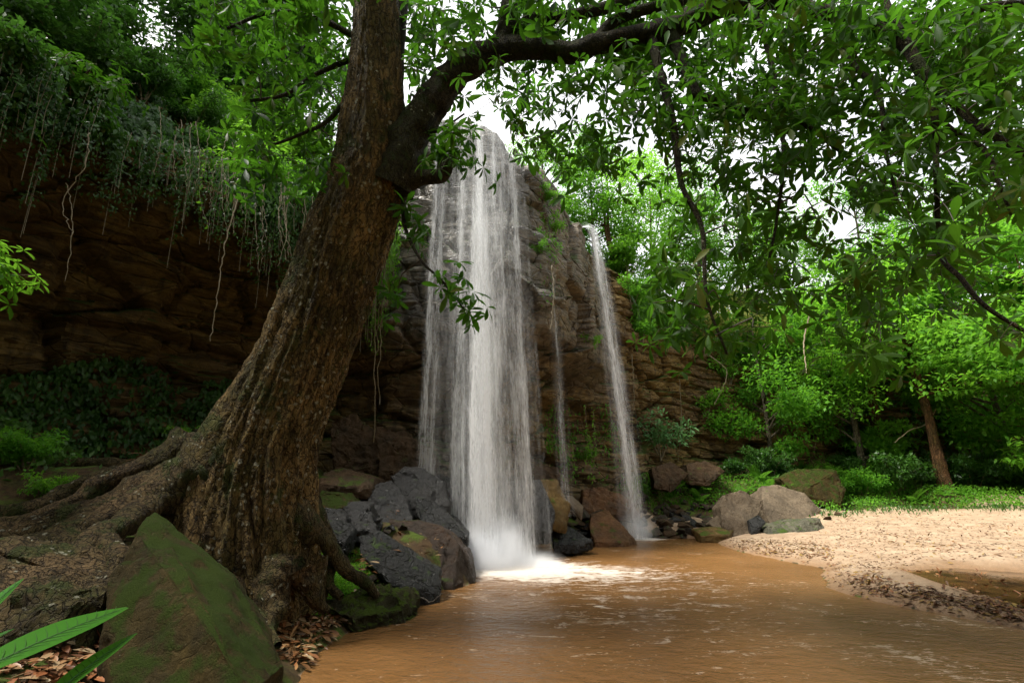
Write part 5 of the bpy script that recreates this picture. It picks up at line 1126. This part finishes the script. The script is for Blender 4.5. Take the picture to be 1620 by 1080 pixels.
# ------------------------------------------------------------------ foreground plant, twigs
fp = empty('foreground_plant', at(-40, 1180, 1.6), 'large glossy green leaves of a plant poking up at the lower left corner', 'plant')
for (x0, y0, Y0, x1, y1, Y1, wd) in [(-60, 1075, 1.35, 203, 938, 1.75, 1.), (60, 1120, 1.45, 212, 985, 1.75, .75), (-90, 1035, 1.5, 28, 905, 1.7, .6), (-80, 1050, 1.45, 20, 985, 1.6, .6)]:
    a_, b_ = at(x0, y0, Y0), at(x1, y1, Y1); d = (b_ - a_); L_ = np.linalg.norm(d); mb = MB(); T_ = (LONG[0] * np.array([1, 1.75 if wd > .8 else 1.45, .5]), LONG[1])
    scatter(mb, T_, np.array([a_]), frames(np.array([d]), np.array([[-.1, -1., .45]])), np.array([L_])); o = mb.build('leaf', M['fore'], fp, sub=(0, 0, 0)); o.matrix_parent_inverse = Matrix.Translation(-Vector(fp.location))
    FR = frames(np.array([d]), np.array([[-.1, -1., .45]]))[0]; mid = np.stack([np.linspace(0, 1, 14), np.zeros(14), -.11 * np.linspace(0, 1, 14) ** 2 + .002], 1) @ FR.T * L_ + a_
    rb = MB(); rb.add(*tube(mid, np.linspace(.0032, .0008, 14), 6))
    for q_ in np.linspace(.12, .88, 13):
        for sg in (-1, 1):
            hw_ = math.sin(math.pi * min(1, q_ * .9 + .08)) * .12; v0 = np.array([q_, 0, -.11 * q_ * q_ + .003]); v1 = np.array([q_ + .07, sg * hw_ * .92, -.11 * (q_ + .07) ** 2 + .02])
            rb.add(*tube(np.array([v0, (v0 + v1) / 2 + np.array([.006, 0, -.002]), v1]) @ FR.T * L_ + a_, [.0011, .0009, .0005], 4))
    ob = rb.build('midrib', M['leaf_grey'], o, sub=(0, 0, 0))
mb = MB(); base_ = np.array([0, 0, 0.])
for (x0, y0, Y0) in ((-60, 1075, 1.35), (60, 1120, 1.45), (-90, 1035, 1.5), (-80, 1050, 1.45)):
    mb = MB(); e = at(x0, y0, Y0) - np.array(fp.location); mb.add(*tube(catmull([(0, 0, -.3), e * .5 + np.array([.01, 0, -.05]), e], 8), np.linspace(.008, .004, 8), 6)); mb.build('stem', M['leaf_grey'], fp)
shrub_g('bright', 30, 1010, .16, 'tiny leafed seedling behind the large foreground leaves')
l8 = scat_ground(60, [(510, 770), (640, 770), (700, 850), (690, 930), (560, 930), (510, 860)])
litter('leaf_litter', l8, 3, .1, .12, M['litter'], 'scattered dead leaves among the dark rocks behind the trunk', .35)
vine([(640, 935, 7.9), (668, 945, 7.8), (680, 952, 7.75), (702, 938, 7.8)], .012, 'curved dark stick at the water edge below the grey slab', mat=M['twig'], name='stick')
vine([(1500, 600, 23.3), (1470, 665, 23.2), (1440, 680, 22.8), (1415, 700, 22.5)], .03, 'pale fallen branch leaning from the slender tree', mat=M['straw'], name='stick')
for o in list(COL.objects):
    if o.name.startswith(('shrub', 'fern', 'broadleaf_tree')) and o.parent is None and 'label' not in o.keys():
        for ch in list(o.children): bpy.data.objects.remove(ch)
        bpy.data.objects.remove(o)

# ------------------------------------------------------------------ labels that single out
ORD = 'first second third fourth fifth sixth seventh eighth ninth tenth eleventh twelfth thirteenth fourteenth fifteenth sixteenth'.split()
bpy.context.view_layer.update()
def by_group(g):
    L_ = [o for o in COL.objects if o.parent is None and o.get('group') == g]; L_.sort(key=lambda o: proj(np.array(o.matrix_world.translation))[0][0]); return L_
for g, txt in (('dark shrubs on the left cliff top', 'dark shrub on the left cliff top, {} from the left'), ('undergrowth shrubs behind the sand bank', 'undergrowth shrub in the shade behind the sand, {} from the left'),
               ('bright shrubs on the cliff edge by the trunk', 'bright green shrub draped on the cliff edge beside the trunk, {} from the left'), ('shrubs on the right cliff', 'leafy shrub clinging high on the right cliff, {} from the left'),
               ('whorled shrubs by the trunk', 'whorled bright shrub on the cliff edge beside the trunk, {} from the left'), ('drooping ferns on the left cliff edge', 'drooping fern on the left cliff edge, {} from the left'),
               ('small stones at the grass edge', 'small reddish stone at the grass edge, {} from the left'), ('aerial roots beside the trunk', 'thin aerial root along the right side of the trunk, {} from the left'),
               ('vines on the right rock faces', 'thin vine on the rock faces right of the main curtain, {} from the left'), ('creeper strands between the falls', 'leafy creeper strand between the two falls, {} from the left'),
               ('ferns on the ledge between the falls', 'small fern on the ledge between the falls, {} from the left'), ('stones among the ferns', 'brown stone among the ferns under the right cliff, {} from the left')):
    for i_, o in enumerate(by_group(g)): o['label'] = txt.format(ORD[i_])
def bins(g, edges, texts):
    for o in by_group(g):
        x = proj(np.array(o.matrix_world.translation))[0][0]; k = sum(x > e for e in edges); t_ = texts[k]; o['label'] = t_; o['group'] = g + ', ' + ('left', 'middle', 'right', 'far right')[k] + ' part'
for i_, o in enumerate(by_group('rootlets hanging under the cliff edge')): o['label'] = ('thin hanging rootlet well left of the trunk, under the shaded cliff edge', 'thin hanging rootlet in the dense bunch under the bright shrubs', 'thin hanging rootlet closest to the trunk')[i_ * 3 // 34]; o['group'] = 'rootlets under the cliff edge, ' + ('left', 'middle', 'right')[i_ * 3 // 34] + ' bunch'
bins('rubble along the far water edge', (1040, 1075, 1110), ('angular rubble stone right at the foot of the side waterfall', 'angular rubble stone in the bank just right of the side waterfall', 'angular rubble stone in the middle of the bank below the ferns', 'angular rubble stone beside the tall blocky tan rock'))
bins('ferns on the far bank', (1090, 1190, 1330), ('bright fern on the bank above the rubble, near the side waterfall', 'bright fern on the bank behind the tall blocky tan rock', 'bright fern around the wide mossy boulder', 'fern in the shade behind the sand near the slender tree'))
bins('rubble between the waterfalls', (905,), ('wet rubble stone next to the brown block, between the falls', 'wet rubble stone behind the slanted reddish rock'))
bins('dark stones behind the trunk', (560,), ('wet dark stone in the heap close behind the trunk', 'wet dark stone among the black boulders beside the splash'))
